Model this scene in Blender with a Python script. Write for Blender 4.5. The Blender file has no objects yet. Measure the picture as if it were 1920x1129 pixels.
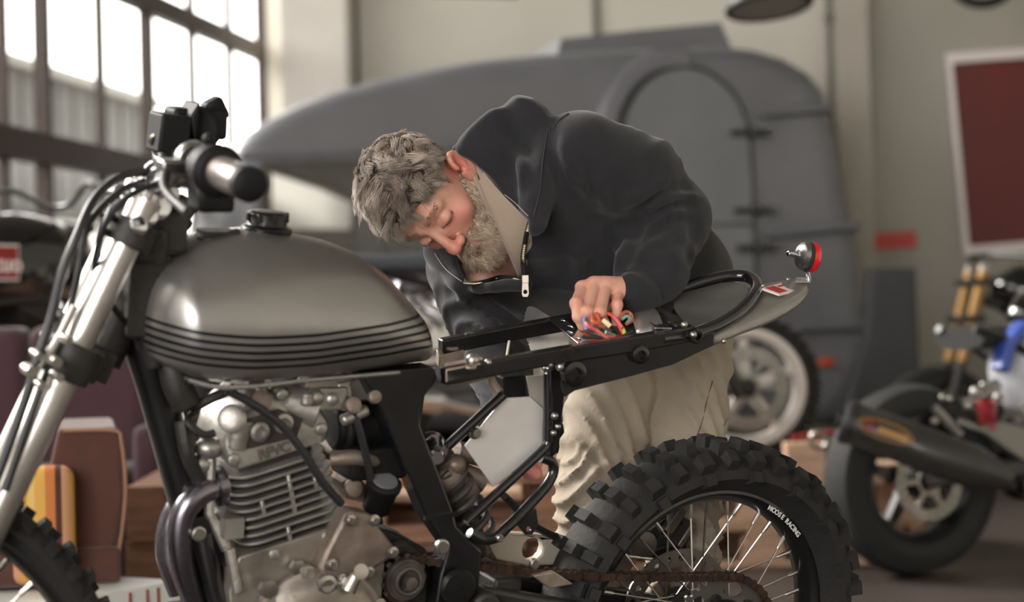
import bpy, math, random
import numpy as np
from mathutils import Vector, Matrix, geometry
random.seed(7); RNG = np.random.default_rng(7)
SC = bpy.context.scene; COL = SC.collection
R_ = math.radians
# ------------------------------------------------------------------ camera, world, light, exposure
FP = 3800.0                                   # focal length in pixels of the 1920 px frame
PITCH = math.atan((609 - 564.5) / FP); ROLL = 0.025
_f = np.array([0, math.cos(PITCH), math.sin(PITCH)]); _u0 = np.array([0, -math.sin(PITCH), math.cos(PITCH)]); _r0 = np.array([1., 0, 0])
_R = _r0 * math.cos(ROLL) - _u0 * math.sin(ROLL); _U = _u0 * math.cos(ROLL) + _r0 * math.sin(ROLL)
def ray(x, y): return _f + _R * (x - 960) / FP - _U * (y - 564.5) / FP
LEAN = R_(11); YAW = R_(29.5); RW = 0.319
_A = ray(1307, 1167) * (FP / 1100.0)
CAMH = RW * math.cos(LEAN) - _A[2]
CAM = np.array([0, 0, CAMH]); _A[2] += CAMH
cam_d = bpy.data.cameras.new('camera'); cam = bpy.data.objects.new('camera', cam_d); COL.objects.link(cam)
cam.matrix_world = Matrix(((_R[0], _U[0], -_f[0], 0), (_R[1], _U[1], -_f[1], 0), (_R[2], _U[2], -_f[2], CAMH), (0, 0, 0, 1)))
cam_d.sensor_width = 36; cam_d.lens = FP * 36 / 1920; cam_d.clip_end = 200
cam_d.dof.use_dof = True; cam_d.dof.focus_distance = 3.42; cam_d.dof.aperture_fstop = 2.7
SC.camera = cam
w = bpy.data.worlds.new('world'); SC.world = w; w.use_nodes = True
w.node_tree.nodes['Background'].inputs[0].default_value = (1.0, 0.965, 0.925, 1)
w.node_tree.nodes['Background'].inputs[1].default_value = 3.6
vs = SC.view_settings; vs.view_transform = 'Standard'; vs.look = 'None'; vs.gamma = 1; vs.use_curve_mapping = False; vs.exposure = 0.76
def area(name, loc, target, sx, sy, power, col=(1, 1, 1)):
    d = bpy.data.lights.new(name, 'AREA'); d.shape = 'RECTANGLE'; d.size = sx; d.size_y = sy; d.energy = power; d.color = col
    o = bpy.data.objects.new(name, d); COL.objects.link(o); o.location = loc
    o.rotation_euler = (Vector(target) - Vector(loc)).to_track_quat('-Z', 'Y').to_euler(); return o
sun_d = bpy.data.lights.new('sun', 'SUN'); sun_d.energy = 5.5; sun_d.angle = math.radians(25); sun_d.color = (1, .96, .9)
sun = bpy.data.objects.new('sun', sun_d); COL.objects.link(sun); sun.rotation_euler = Vector((.80, -.42, -.55)).to_track_quat('-Z', 'Y').to_euler()
area('added_fill_light', (-2.4, -4.3, 2.2), (0.0, 4.5, 1.0), 4.4, 3.4, 170, (1, .97, .93))  # added fill light behind the camera
# ------------------------------------------------------------------ helpers
def W(x, y, d):                               # photo pixel at forward distance d -> world point
    q = ray(x, y); return CAM + q * d
def lin(c): return tuple(((v / 255) / 12.92 if v / 255 <= .04045 else ((v / 255 + .055) / 1.055) ** 2.4) for v in c)
MATS = {}
def mat(name, rgb, rough=.5, metal=0., var=0., vscale=8., bump=0., bscale=60., coat=0., sheen=0., trans=0., emis=0., stretch=None, spec=.5):
    if name in MATS: return MATS[name]
    m = bpy.data.materials.new(name); m.use_nodes = True; nt = m.node_tree; b = nt.nodes['Principled BSDF']
    c = lin(rgb); b.inputs['Base Color'].default_value = (*c, 1); b.inputs['Roughness'].default_value = rough; b.inputs['Metallic'].default_value = metal
    b.inputs['Coat Weight'].default_value = coat; b.inputs['Sheen Weight'].default_value = sheen; b.inputs['Sheen Roughness'].default_value = .5
    b.inputs['Transmission Weight'].default_value = trans; b.inputs['Specular IOR Level'].default_value = spec
    tc = nt.nodes.new('ShaderNodeTexCoord'); mp = nt.nodes.new('ShaderNodeMapping'); nt.links.new(tc.outputs['Object'], mp.inputs[0])
    if stretch: mp.inputs['Scale'].default_value = stretch
    if var:
        n = nt.nodes.new('ShaderNodeTexNoise'); n.inputs['Scale'].default_value = vscale; n.inputs['Detail'].default_value = 6; nt.links.new(mp.outputs[0], n.inputs['Vector'])
        r = nt.nodes.new('ShaderNodeValToRGB'); nt.links.new(n.outputs['Fac'], r.inputs[0])
        r.color_ramp.elements[0].position = .3; r.color_ramp.elements[1].position = .7
        r.color_ramp.elements[0].color = (*[v * (1 - var) for v in c], 1); r.color_ramp.elements[1].color = (*[min(1, v * (1 + var)) for v in c], 1)
        nt.links.new(r.outputs[0], b.inputs['Base Color'])
        mr = nt.nodes.new('ShaderNodeMapRange'); nt.links.new(n.outputs['Fac'], mr.inputs[0]); mr.inputs[3].default_value = max(0, rough - .12 * (1 if var else 0)); mr.inputs[4].default_value = min(1, rough + .12)
        nt.links.new(mr.outputs[0], b.inputs['Roughness'])
    if bump:
        n2 = nt.nodes.new('ShaderNodeTexNoise'); n2.inputs['Scale'].default_value = bscale; n2.inputs['Detail'].default_value = 5; nt.links.new(mp.outputs[0], n2.inputs['Vector'])
        bp = nt.nodes.new('ShaderNodeBump'); bp.inputs['Strength'].default_value = bump; bp.inputs['Distance'].default_value = .01
        nt.links.new(n2.outputs['Fac'], bp.inputs['Height']); nt.links.new(bp.outputs[0], b.inputs['Normal'])
    if emis: b.inputs['Emission Color'].default_value = (*c, 1); b.inputs['Emission Strength'].default_value = emis
    MATS[name] = m; return m
def V(p): return np.array([float(p[0]), float(p[1]), float(p[2])])
def unit(v): return v / (np.linalg.norm(v) + 1e-12)
def frame_of(ax):
    ax = unit(ax); t = np.array([0, 0, 1.]) if abs(ax[2]) < .9 else np.array([1., 0, 0])
    a = unit(np.cross(ax, t)); return a, np.cross(ax, a)
def smooth_path(p, n=6, closed=False):
    p = [V(q) for q in p]; m = len(p); out = []
    seg = m if closed else m - 1
    for i in range(seg):
        g = (lambda k: p[k % m]) if closed else (lambda k: p[max(0, min(m - 1, k))])
        a, b, c, d = g(i - 1), g(i), g(i + 1), g(i + 2)
        for k in range(n):
            t = k / n; out.append(.5 * ((2 * b) + (c - a) * t + (2 * a - 5 * b + 4 * c - d) * t * t + (3 * b - a - 3 * c + d) * t ** 3))
    if not closed: out.append(p[-1])
    return out
class G:                                       # collects geometry for ONE mesh object
    def __init__(s): s.v = []; s.f = []; s.n = 0; s.m = []; s.cur = 0
    def add(s, vs, fs):
        vs = np.asarray(vs, float).reshape(-1, 3); s.v.append(vs); b = s.n
        s.f += [tuple(int(i) + b for i in f) for f in fs]; s.m += [s.cur] * len(fs); s.n += len(vs); return s
    def box(s, c, size, M=None):
        c = V(c); h = np.array(size) / 2; vs = np.array([[x, y, z] for x in (-1, 1) for y in (-1, 1) for z in (-1, 1)]) * h
        if M is not None: vs = vs @ np.asarray(M).T
        return s.add(vs + c, [(0, 1, 3, 2), (4, 6, 7, 5), (0, 4, 5, 1), (2, 3, 7, 6), (0, 2, 6, 4), (1, 5, 7, 3)])
    def tube(s, path, r, n=10, closed=False, cap=True):
        p = [V(q) for q in path]; m = len(p); rs = [r] * m if np.isscalar(r) else list(np.interp(np.linspace(0, 1, m), np.linspace(0, 1, len(r)), r))
        T = [unit(p[(i + 1) % m] - p[i - 1]) if closed else unit(p[min(i + 1, m - 1)] - p[max(i - 1, 0)]) for i in range(m)]
        a, _ = frame_of(T[0]); vs = []; an = np.arange(n) * 2 * np.pi / n
        for i in range(m):
            a = unit(a - T[i] * (a @ T[i])); b = np.cross(T[i], a)
            vs.append(p[i] + rs[i] * (np.outer(np.cos(an), a) + np.outer(np.sin(an), b)))
        fs = []
        for i in range(m if closed else m - 1):
            j = (i + 1) % m
            for k in range(n): fs.append((i * n + k, i * n + (k + 1) % n, j * n + (k + 1) % n, j * n + k))
        if cap and not closed: fs.append(tuple(range(n))[::-1]); fs.append(tuple((m - 1) * n + k for k in range(n)))
        return s.add(np.vstack(vs), fs)
    def cyl(s, a, b, r, r2=None, n=20): return s.tube([a, b], [r, r if r2 is None else r2], n)
    def lathe(s, o, ax, prof, n=32, closed=False):   # prof: (t along axis, radius)
        o = V(o); ax = unit(V(ax)); a, b = frame_of(ax); an = np.arange(n) * 2 * np.pi / n
        ring = np.outer(np.cos(an), a) + np.outer(np.sin(an), b)
        vs = np.vstack([o + ax * t + ring * r for t, r in prof]); m = len(prof); fs = []
        for i in range(m if closed else m - 1):
            j = (i + 1) % m
            for k in range(n): fs.append((i * n + k, i * n + (k + 1) % n, j * n + (k + 1) % n, j * n + k))
        if not closed: fs.append(tuple(range(n))[::-1]); fs.append(tuple((m - 1) * n + k for k in range(n)))
        return s.add(vs, fs)
    def torus(s, o, ax, R, r, n=48, k=10): return s.lathe(o, ax, [(r * math.sin(t), R + r * math.cos(t)) for t in np.arange(k) * 2 * math.pi / k], n, True)
    def sphere(s, c, r, n=16, M=None):
        r = np.array([r] * 3 if np.isscalar(r) else r); vs = []; m = n // 2 + 1
        for i in range(m):
            t = math.pi * i / (m - 1) * .9998 + .0001
            vs += [[math.sin(t) * math.cos(2 * math.pi * k / n), math.sin(t) * math.sin(2 * math.pi * k / n), math.cos(t)] for k in range(n)]
        vs = np.array(vs) * r
        if M is not None: vs = vs @ np.asarray(M).T
        return s.add(vs + V(c), [(i * n + k, (i + 1) * n + k, (i + 1) * n + (k + 1) % n, i * n + (k + 1) % n) for i in range(m - 1) for k in range(n)])
    def prism(s, poly, off):                    # polygon of 3D points extruded by the vector off
        p = np.array([V(q) for q in poly]); off = V(off); n = len(p)
        tri = [tuple(t) for t in geometry.tessellate_polygon([[Vector(q) for q in p]])]
        fs = [t for t in tri] + [tuple(i + n for i in t[::-1]) for t in tri] + [(i, (i + 1) % n, (i + 1) % n + n, i + n) for i in range(n)]
        return s.add(np.vstack([p, p + off]), fs)
    def panel(s, loops, off):                   # flat panel with holes, extruded
        p = np.array([V(q) for l in loops for q in l]); n = len(p); off = V(off); c = p.mean(0); nrm = np.linalg.svd(p - c)[2][2]; a_, b_ = frame_of(nrm)
        q2 = np.stack([(p - c) @ a_, (p - c) @ b_], 1); es = []; b = 0; rngs = []
        for l in loops: k = len(l); es += [(b + i, b + (i + 1) % k) for i in range(k)]; rngs.append((b, b + k)); b += k
        r_ = geometry.delaunay_2d_cdt([Vector(q) for q in q2], es, [], 0, 1e-7); ov = r_[0]; mp = [o[0] if o else -1 for o in r_[3]]
        def inside(pt, a, b):
            w = q2[a:b]; x, y = pt; z = False
            for i in range(len(w)):
                (x1, y1), (x2, y2) = w[i], w[(i + 1) % len(w)]
                if (y1 > y) != (y2 > y) and x < (x2 - x1) * (y - y1) / (y2 - y1) + x1: z = not z
            return z
        tri = []
        for f in r_[2]:
            ct = np.mean([list(ov[i]) for i in f], 0)
            if inside(ct, *rngs[0]) and not any(inside(ct, *q) for q in rngs[1:]) and all(mp[i] >= 0 for i in f): tri.append(tuple(mp[i] for i in f))
        fs = tri + [tuple(i + n for i in t[::-1]) for t in tri]; b = 0; L = loops
        for l in L:
            k = len(l); fs += [(b + i, b + (i + 1) % k, b + (i + 1) % k + n, b + i + n) for i in range(k)]; b += k
        return s.add(np.vstack([p, p + off]), fs)
    def xf(s, M, t=(0, 0, 0)):
        s.v = [q @ np.asarray(M).T + V(t) for q in s.v]; return s
    def build(s, name, mt, parent=None, bevel=0, smooth=40, sub=0, bseg=2):
        me = bpy.data.meshes.new(name); me.from_pydata(np.vstack(s.v).tolist(), [], s.f)
        ms = mt if isinstance(mt, (list, tuple)) else [mt]
        for q in ms: me.materials.append(q)
        if len(ms) > 1: me.polygons.foreach_set('material_index', s.m)
        import bmesh
        bm = bmesh.new(); bm.from_mesh(me); bmesh.ops.remove_doubles(bm, verts=bm.verts, dist=1e-6) if s.n < 60000 else None
        bmesh.ops.recalc_face_normals(bm, faces=bm.faces); bm.to_mesh(me); bm.free()
        if smooth:
            me.shade_smooth(); me.set_sharp_from_angle(angle=R_(smooth))
        o = bpy.data.objects.new(name, me); COL.objects.link(o)
        if parent is not None: o.parent = parent
        if bevel:
            b = o.modifiers.new('bevel', 'BEVEL'); b.width = bevel; b.segments = bseg; b.limit_method = 'ANGLE'; b.angle_limit = R_(40); b.harden_normals = False
        if sub:
            q = o.modifiers.new('sub', 'SUBSURF'); q.levels = sub; q.render_levels = sub
        return o
def empty(name, loc=(0, 0, 0), rz=0, M=None):
    o = bpy.data.objects.new(name, None); COL.objects.link(o); o.empty_display_size = .1
    if M is not None: o.matrix_world = M
    else: o.location = loc; o.rotation_euler = (0, 0, rz)
    return o
def tag(o, label=None, cat=None, group=None, kind=None):
    if label: o['label'] = label
    if cat: o['category'] = cat
    if group: o['group'] = group
    if kind: o['kind'] = kind
    return o
def text_geo(txt, size, thick=.0008, shear=0, bold=0):   # flat text centred at origin in the XY plane
    cu = bpy.data.curves.new('t', 'FONT'); cu.body = txt; cu.size = size; cu.extrude = thick; cu.align_x = 'CENTER'; cu.align_y = 'CENTER'; cu.shear = shear; cu.offset = bold
    cu.resolution_u = 3
    o = bpy.data.objects.new('t', cu); COL.objects.link(o); dg = bpy.context.evaluated_depsgraph_get(); dg.update()
    me = bpy.data.meshes.new_from_object(o.evaluated_get(dg)); v = np.array([list(q.co) for q in me.vertices]); f = [tuple(p.vertices) for p in me.polygons]
    bpy.data.objects.remove(o); bpy.data.curves.remove(cu); bpy.data.meshes.remove(me); return v, f
def put_text(g, txt, size, origin, xdir, ydir, **k):
    v, f = text_geo(txt, size, **k); x = unit(V(xdir)); y = unit(V(ydir) - x * (V(ydir) @ x)); z = np.cross(x, y)
    g.add(V(origin) + np.outer(v[:, 0], x) + np.outer(v[:, 1], y) + np.outer(v[:, 2], z), f)
# ---- signed distance modelling -> sparse surface nets
def capsule(P, a, b, ra, rb=None):
    a, b = V(a), V(b); rb = ra if rb is None else rb; d = b - a; t = np.clip(((P - a) @ d) / (d @ d), 0, 1)
    return np.linalg.norm(P - a - t[..., None] * d, axis=-1) - (ra + (rb - ra) * t)
def ellip(P, c, r, M=None):
    q = P - V(c)
    if M is not None: q = q @ np.asarray(M)
    r = np.array(r); k0 = np.linalg.norm(q / r, axis=-1); k1 = np.linalg.norm(q / r ** 2, axis=-1); return k0 * (k0 - 1) / (k1 + 1e-9)
def smin(a, b, k):
    h = np.clip(.5 + .5 * (b - a) / k, 0, 1); return b * (1 - h) + a * h - k * h * (1 - h)
def smax(a, b, k): return -smin(-a, -b, k)
def rbox(P, c, h, r, M=None):
    q = P - V(c)
    if M is not None: q = q @ np.asarray(M)
    q = np.abs(q) - (np.array(h) - r); return np.linalg.norm(np.maximum(q, 0), axis=-1) + np.minimum(q.max(-1), 0) - r
def surfnet(fn, lo, hi, h, slack=1.3):
    B = 8; lo = V(lo); hi = V(hi); nb = np.ceil((hi - lo) / (B * h)).astype(int)
    ii = np.stack(np.meshgrid(*[np.arange(n) for n in nb], indexing='ij'), -1).reshape(-1, 3)
    cen = lo + (ii + .5) * B * h; keep = []
    for s in range(0, len(cen), 200000): keep.append(np.abs(fn(cen[s:s + 200000])) < B * h * .87 * slack)
    ii = ii[np.concatenate(keep)]
    loc = np.stack(np.meshgrid(*[np.arange(B + 1)] * 3, indexing='ij'), -1).reshape(-1, 3)
    N = (nb * B + 2).astype(np.int64); key = lambda g: (g[..., 0] * N[1] + g[..., 1]) * N[2] + g[..., 2]
    KV, PV, QE = [], [], []
    cor = np.array([[a, b, c] for a in (0, 1) for b in (0, 1) for c in (0, 1)])
    edges = [(a, b) for a in range(8) for b in range(a + 1, 8) if np.abs(cor[a] - cor[b]).sum() == 1]
    for s in range(0, len(ii), 600):
        blk = ii[s:s + 600] * B; gi = blk[:, None, :] + loc[None]; D = fn(lo + gi.reshape(-1, 3) * h).reshape(-1, B + 1, B + 1, B + 1)
        C = np.stack([D[:, a:a + B, b:b + B, c:c + B] for a, b, c in cor], -1); S = C < 0; act = S.any(-1) & ~S.all(-1)
        w = np.argwhere(act); 
        if not len(w): continue
        c8 = C[act]; s8 = S[act]; acc = np.zeros((len(w), 3)); cnt = np.zeros(len(w))
        for a, b in edges:
            x = s8[:, a] != s8[:, b]; t = c8[x, a] / (c8[x, a] - c8[x, b]); acc[x] += cor[a] + t[:, None] * (cor[b] - cor[a]); cnt[x] += 1
        gc = blk[w[:, 0]] + w[:, 1:]; KV.append(key(gc)); PV.append(lo + (gc + acc / cnt[:, None]) * h)
        sg = D < 0
        for ax in range(3):
            sl = [slice(None), slice(0, B), slice(0, B), slice(0, B)]; s2 = list(sl); s2[ax + 1] = slice(1, B + 1)
            e = np.argwhere(sg[tuple(sl)] != sg[tuple(s2)])
            if len(e):
                g = blk[e[:, 0]] + e[:, 1:]; inside = sg[e[:, 0], e[:, 1], e[:, 2], e[:, 3]]
                QE.append((ax, g, inside))
    K = np.concatenate(KV); Pv = np.vstack(PV); o = np.argsort(K); K = K[o]; Pv = Pv[o]; F = []
    for ax, g, ins in QE:
        a, b = [(1, 2), (2, 0), (0, 1)][ax]; ea = np.eye(3, dtype=int)[a]; eb = np.eye(3, dtype=int)[b]
        ks = [key(g), key(g - ea), key(g - ea - eb), key(g - eb)]; idx = [np.clip(np.searchsorted(K, k), 0, len(K) - 1) for k in ks]
        ok = np.all([K[i] == k for i, k in zip(idx, ks)], 0) & (g.min(1) > 0)
        q = np.stack(idx, 1)[ok]; q[~ins[ok]] = q[~ins[ok]][:, ::-1]; F.append(q)
    return Pv, np.vstack(F)
def net_obj(name, vf, mt, parent=None, relax=2):
    v, f = vf; v = v.copy()
    for _ in range(relax):
        acc = np.zeros_like(v); cn = np.zeros(len(v))
        for a, b in ((0, 1), (1, 2), (2, 3), (3, 0)):
            np.add.at(acc, f[:, a], v[f[:, b]]); np.add.at(cn, f[:, a], 1); np.add.at(acc, f[:, b], v[f[:, a]]); np.add.at(cn, f[:, b], 1)
        v = v * .5 + .5 * acc / np.maximum(cn, 1)[:, None]
    me = bpy.data.meshes.new(name); me.vertices.add(len(v)); me.vertices.foreach_set('co', v.ravel().astype(np.float32))
    me.loops.add(len(f) * 4); me.loops.foreach_set('vertex_index', f.ravel().astype(np.int32)); me.polygons.add(len(f))
    me.polygons.foreach_set('loop_start', np.arange(len(f), dtype=np.int32) * 4); me.update(calc_edges=True); me.validate()
    ms = mt if isinstance(mt, (list, tuple)) else [mt]
    for q in ms: me.materials.append(q)
    me.shade_smooth(); o = bpy.data.objects.new(name, me); COL.objects.link(o)
    if parent is not None: o.parent = parent
    return o
class Many:                                     # like G, but every add() becomes a part of its own
    def __init__(s, name, m, parent, **k): s.a = (name, m, parent); s.k = k
    def __getattr__(s, fn):
        def call(*a, **k): g = G(); getattr(g, fn)(*a, **k); return g.build(*s.a, **s.k)
        return call
class Fr:                                      # a vertical plane frame: local x along it, y = away from camera, z up
    def __init__(s, origin, deg):
        s.o = V(origin); t = R_(deg); s.x = np.array([math.cos(t), math.sin(t), 0]); s.y = np.array([-math.sin(t), math.cos(t), 0]); s.z = np.array([0, 0, 1.]); s.rz = t
    def P(s, px, py, y=0.):                    # pixel -> local point on the plane at local depth y
        q = ray(px, py); k = (y - s.y @ (CAM - s.o)) / (s.y @ q); X = CAM + q * k - s.o; return np.array([X @ s.x, y, X[2]])
# ------------------------------------------------------------------ the setting
M_wall = mat('plaster wall', (212, 208, 196), .9, var=.05, vscale=1.2, bump=.15, bscale=25)
M_col = mat('column plaster', (222, 217, 208), .9, var=.06, vscale=2.5, bump=.1)
M_floor = mat('floor concrete', (66, 58, 54), .5, var=.25, vscale=2.0, bump=.2, bscale=30)
M_ceil = mat('ceiling paint', (150, 148, 143), .95)
M_steel = mat('window steel', (72, 60, 55), .6, var=.15, vscale=5)
def structure(g, name, m, parent=None, **k):
    o = g.build(name, m, parent, **k)
    if parent is None: tag(o, kind='structure')
    return o
DW = 12.5
c0 = W(516, 590, DW)                           # the corner between window wall and back wall
WW = Fr((c0[0], c0[1], 0), 90 - 9.56 + 0)      # local x runs away from the camera along the window wall; +y = outside (left)
BW = Fr((c0[0], c0[1], 0), -4)                 # back wall, local x to the right
LEN = 15.0
g = G(); g.box((0, 0, 0), (22, 26, .2)); g.xf(np.eye(3), (2, 5, -.1)); structure(g, 'floor', M_floor, smooth=0)
g = G(); g.box((0, 0, 0), (13, 19, .2)); g.xf(np.eye(3), (2.4, 5, 5.6)); structure(g, 'ceiling', M_ceil, smooth=0)
def placed(fr, name): return empty(name, fr.o, fr.rz)
def Lbox(g, fr, a, b):                         # box between two local corners, into world
    a, b = V(a), V(b); c = (a + b) / 2; M = np.stack([fr.x, fr.y, fr.z], 1); g.box(fr.o + M @ c, np.abs(b - a), M); return g
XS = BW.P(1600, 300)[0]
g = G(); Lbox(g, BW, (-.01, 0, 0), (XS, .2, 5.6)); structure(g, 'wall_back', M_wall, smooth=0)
g = G(); Lbox(g, BW, (XS, 0, 0), (8.6, .2, 5.6)); structure(g, 'wall_back_right', mat('dimmed plaster wall', (168, 164, 154), .9, var=.07, vscale=1.2, bump=.15, bscale=25), smooth=0)  # same plaster, darkened to imitate light falling off to the right
# window wall: below the sill, above the head and the piers
sill = .62; head = 5.2
g = G(); Lbox(g, WW, (-LEN, 0, 0), (0.02, .25, sill)); Lbox(g, WW, (-LEN, 0, head), (0.02, .25, 5.6)); structure(g, 'wall_left', M_col, smooth=0)
M_glass = bpy.data.materials.new('window glass'); M_glass.use_nodes = True
nt = M_glass.node_tree; nt.nodes.remove(nt.nodes['Principled BSDF']); tr = nt.nodes.new('ShaderNodeBsdfTransparent'); gl = nt.nodes.new('ShaderNodeBsdfGlossy'); gl.inputs['Roughness'].default_value = .08
mx = nt.nodes.new('ShaderNodeMixShader'); mx.inputs[0].default_value = .06; nt.links.new(tr.outputs[0], mx.inputs[1]); nt.links.new(gl.outputs[0], mx.inputs[2]); nt.links.new(mx.outputs[0], nt.nodes['Material Output'].inputs[0]); tr.inputs[0].default_value = (.975, .97, .965, 1)
def wx(px, py=200): return WW.P(px, py, .07)[0]
def wz(px, py): return WW.P(px, py, .07)[2]
zb2 = (wz(283, 320) + wz(20, 262)) / 2; zb1 = (wz(283, 8) + wz(490, 100)) / 2
thick = [(wx(496), .07), (wx(281), .085), (wx(86), .10)]; thin = [wx(432), wx(362), wx(190)]
pitch = thick[1][0] - thick[2][0]; xs = thick[2][0] - pitch
while xs > -10.2: thick.append((xs, .10)); thin += [xs + pitch / 3, xs + 2 * pitch / 3]; xs -= pitch
thin.append(thick[2][0] - 0)  # hidden behind the thick one
win_edges = sorted([t[0] for t in thick]); nwin = 0
LW = win_edges[0] - pitch
for a, b in zip([LW] + win_edges[:-1], win_edges):
    nwin += 1; g = G()
    Lbox(g, WW, (b - .05, .04, sill), (b + .0, .105, head)); Lbox(g, WW, (a, .04, zb2 - .075), (b - .05, .10, zb2 + .06)); Lbox(g, WW, (a, .04, zb1 - .055), (b - .05, .10, zb1 + .055))
    Lbox(g, WW, (a, .0, sill - .02), (b, .2, sill + .06)); Lbox(g, WW, (a, .02, head - .06), (b, .15, head)); Lbox(g, WW, (a, .04, 4.3), (b, .10, 4.4))
    for t in thin:
        if a + .05 < t < b - .1: Lbox(g, WW, (t - .011, .05, sill), (t + .011, .095, head))
    o = structure(g, 'window_%d' % nwin, M_steel, smooth=0)
    g = G(); Lbox(g, WW, (a, .078, sill), (b, .084, head)); q = g.build('pane', M_glass, o, smooth=0)
g = G(); Lbox(g, WW, (-LEN, 0, sill), (LW, .25, head)); structure(g, 'wall_left_end', M_wall, smooth=0)  # unseen stretch left without windows so light fades faster to the right
# columns, strip and pipe on the back wall
def bx(px, py=60, y=0.): return BW.P(px, py, y)[0]
g = G(); Lbox(g, BW, (bx(522, 80, -.35), -.35, 0), (bx(652, 80, -.35), .02, 5.6)); structure(g, 'trim_1', M_col, smooth=0, bevel=.02)
g = G(); Lbox(g, BW, (bx(652), -.05, 0), (bx(672), .02, 5.6)); structure(g, 'trim_2', mat('dark strip', (92, 84, 74), .8), smooth=0)
g = G(); Lbox(g, BW, (bx(1566, 60, -.12), -.12, 0), (bx(1630, 60, -.12), .02, 5.6)); structure(g, 'trim_3', mat('right column', (184, 178, 167), .9, var=.06, vscale=2), smooth=0, bevel=.01)
g = G(); Lbox(g, WW, (-LEN, -6.9, 0), (.5, -6.7, 5.6)); structure(g, 'wall_right', M_wall, smooth=0)  # unseen wall, added so the right side grows darker
g = G(); g.box((2.4, -4.6, 4.5), (13, .2, 2.2)); g.box((4.2, -4.6, 1.7), (9.4, .2, 3.4)); structure(g, 'wall_front', M_wall, smooth=0)  # unseen wall, its opening shaped to let light in from the left
pr = empty('wall_pipe', W(1556, 60, DW * .98)); tag(pr, 'thin grey vertical pipe fixed beside the right wall column', 'pipe')
g = G(); x = bx(1555, 60, -.06); p = BW.o + BW.x * x - BW.y * .06; o_ = V(pr.location); g.cyl(V((p[0], p[1], 0)) - o_, V((p[0], p[1], 5.5)) - o_, .018); g.build('pipe', mat('pipe', (110, 106, 98), .6), pr)
g = Many('pipe_clamp', MATS['pipe'], pr)
for zz in (1.6, 2.6, 3.2, 4.2): g.cyl(V((p[0], p[1], zz)) - o_, V((p[0], p[1], zz + .05)) - o_, .028)
xp = bx(1118); g = G(); Lbox(g, BW, (xp - .02, -.03, 0), (xp + .02, .0, 5.5)); structure(g, 'trim_4', mat('wall seam', (120, 116, 108), .8), smooth=0)
# neighbouring building outside the window wall
nb = empty('neighbouring_building', tuple(WW.o + WW.y * 5), WW.rz); tag(nb, 'grey building seen outside through the left window panes', 'building')
M_nb = mat('neighbour facade', (74, 74, 70), .9, var=.12, vscale=3, bump=.2)
def wallpt(px, py, y): return WW.P(px, py, y)
e0 = wallpt(275, 195, 2.6); e1 = wallpt(0, 128, 2.6); zt = (e0[2] + e1[2]) / 2; zlow = wallpt(30, 385, 2.6)[2]
g = G(); g.box(((e0[0] - 20) / 2 - 2, -2.4 + .3, (zt + zlow) / 2), (e0[0] + 24, .6, zt - zlow)); g.build('upper_wall', M_nb, nb)
g = G()
for i in range(60): g.box((e0[0] - .3 - i * .35, -2.405, (zt + zlow) / 2), (.03, .015, zt - zlow))
g.build('siding_rib', mat('siding rib', (66, 66, 63), .8), nb, smooth=0)
g = G(); g.box(((e0[0] - 20) / 2 - 2, -1.8, zlow / 2), (e0[0] + 24, .3, zlow)); g.build('lower_wall', mat('white render', (225, 228, 222), .9), nb)
g = G(); g.box(((e0[0] - 20) / 2 - 2, -2.1, zt + .04), (e0[0] + 24.2, .8, .08)); g.build('roof_edge', mat('roof edge', (120, 118, 112), .8), nb)
# ------------------------------------------------------------------ caravan
CV = Fr(W(1050, 600, 10.2) * np.array([1, 1, 0]), 14)
cv = empty('caravan', tuple(CV.o), CV.rz); tag(cv, 'dark grey rounded vintage caravan with an arched side door behind the man', 'caravan')
M_cv = mat('caravan paint', (112, 113, 118), .36, var=.12, vscale=1.6, bump=.05, bscale=6, spec=.5)
M_cvd = mat('caravan seal', (48, 49, 50), .6)
prof = [(428, 300), (440, 268), (470, 245), (510, 218), (560, 193), (620, 170), (700, 147), (800, 125), (900, 108), (1000, 97), (1100, 90), (1200, 85), (1300, 81), (1370, 80), (1430, 88), (1485, 105), (1530, 132), (1558, 165), (1572, 205), (1590, 290), (1605, 380), (1620, 450), (1632, 520), (1640, 600), (1640, 690), (1610, 760), (1580, 800), (900, 815), (500, 800), (440, 700), (420, 560), (412, 420)]
pr3 = [CV.P(x, y, 0) for x, y in prof]; cen = np.mean(pr3, 0)
def ring(inset, y): return [np.array([cen[0] + (q[0] - cen[0]) * (1 - inset / abs(np.linalg.norm(q - cen))), y, cen[2] + (q[2] - cen[2]) * (1 - inset / abs(np.linalg.norm(q - cen)))]) for q in pr3]
rad = .16; rings = [ring(rad * (1 - math.sin(t)), rad * (1 - math.cos(t))) for t in np.linspace(0, math.pi / 2, 6)]
rings = rings + [ring(0, 1.0)] + [ring(rad * (1 - math.cos(t)), 2.0 - rad * (1 - math.sin(t))) for t in np.linspace(0, math.pi / 2, 6)]
g = G(); n = len(pr3); g.add(np.vstack(rings), [(i * n + k, i * n + (k + 1) % n, (i + 1) * n + (k + 1) % n, (i + 1) * n + k) for i in range(len(rings) - 1) for k in range(n)])
win = [(483, 304), (600, 300), (720, 298), (838, 296), (842, 470), (830, 482), (650, 482), (484, 470)]
hole = [CV.P(x, y, 0) for x, y in win]
g.panel([rings[0], hole[::-1]], (0, .012, 0))
hole2 = [CV.P(x, y, 2.0) for x, y in [(500, 318), (600, 345), (668, 376), (660, 440), (560, 440), (500, 440)]]
g.panel([rings[-1], hole2[::-1]], (0, -.012, 0)); g.build('body_shell', M_cv, cv, smooth=50)
g = G(); g.tube([q + np.array([0, -.004, 0]) for q in hole], .010, 8, closed=True); g.build('window_frame', M_cv, cv)
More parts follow.
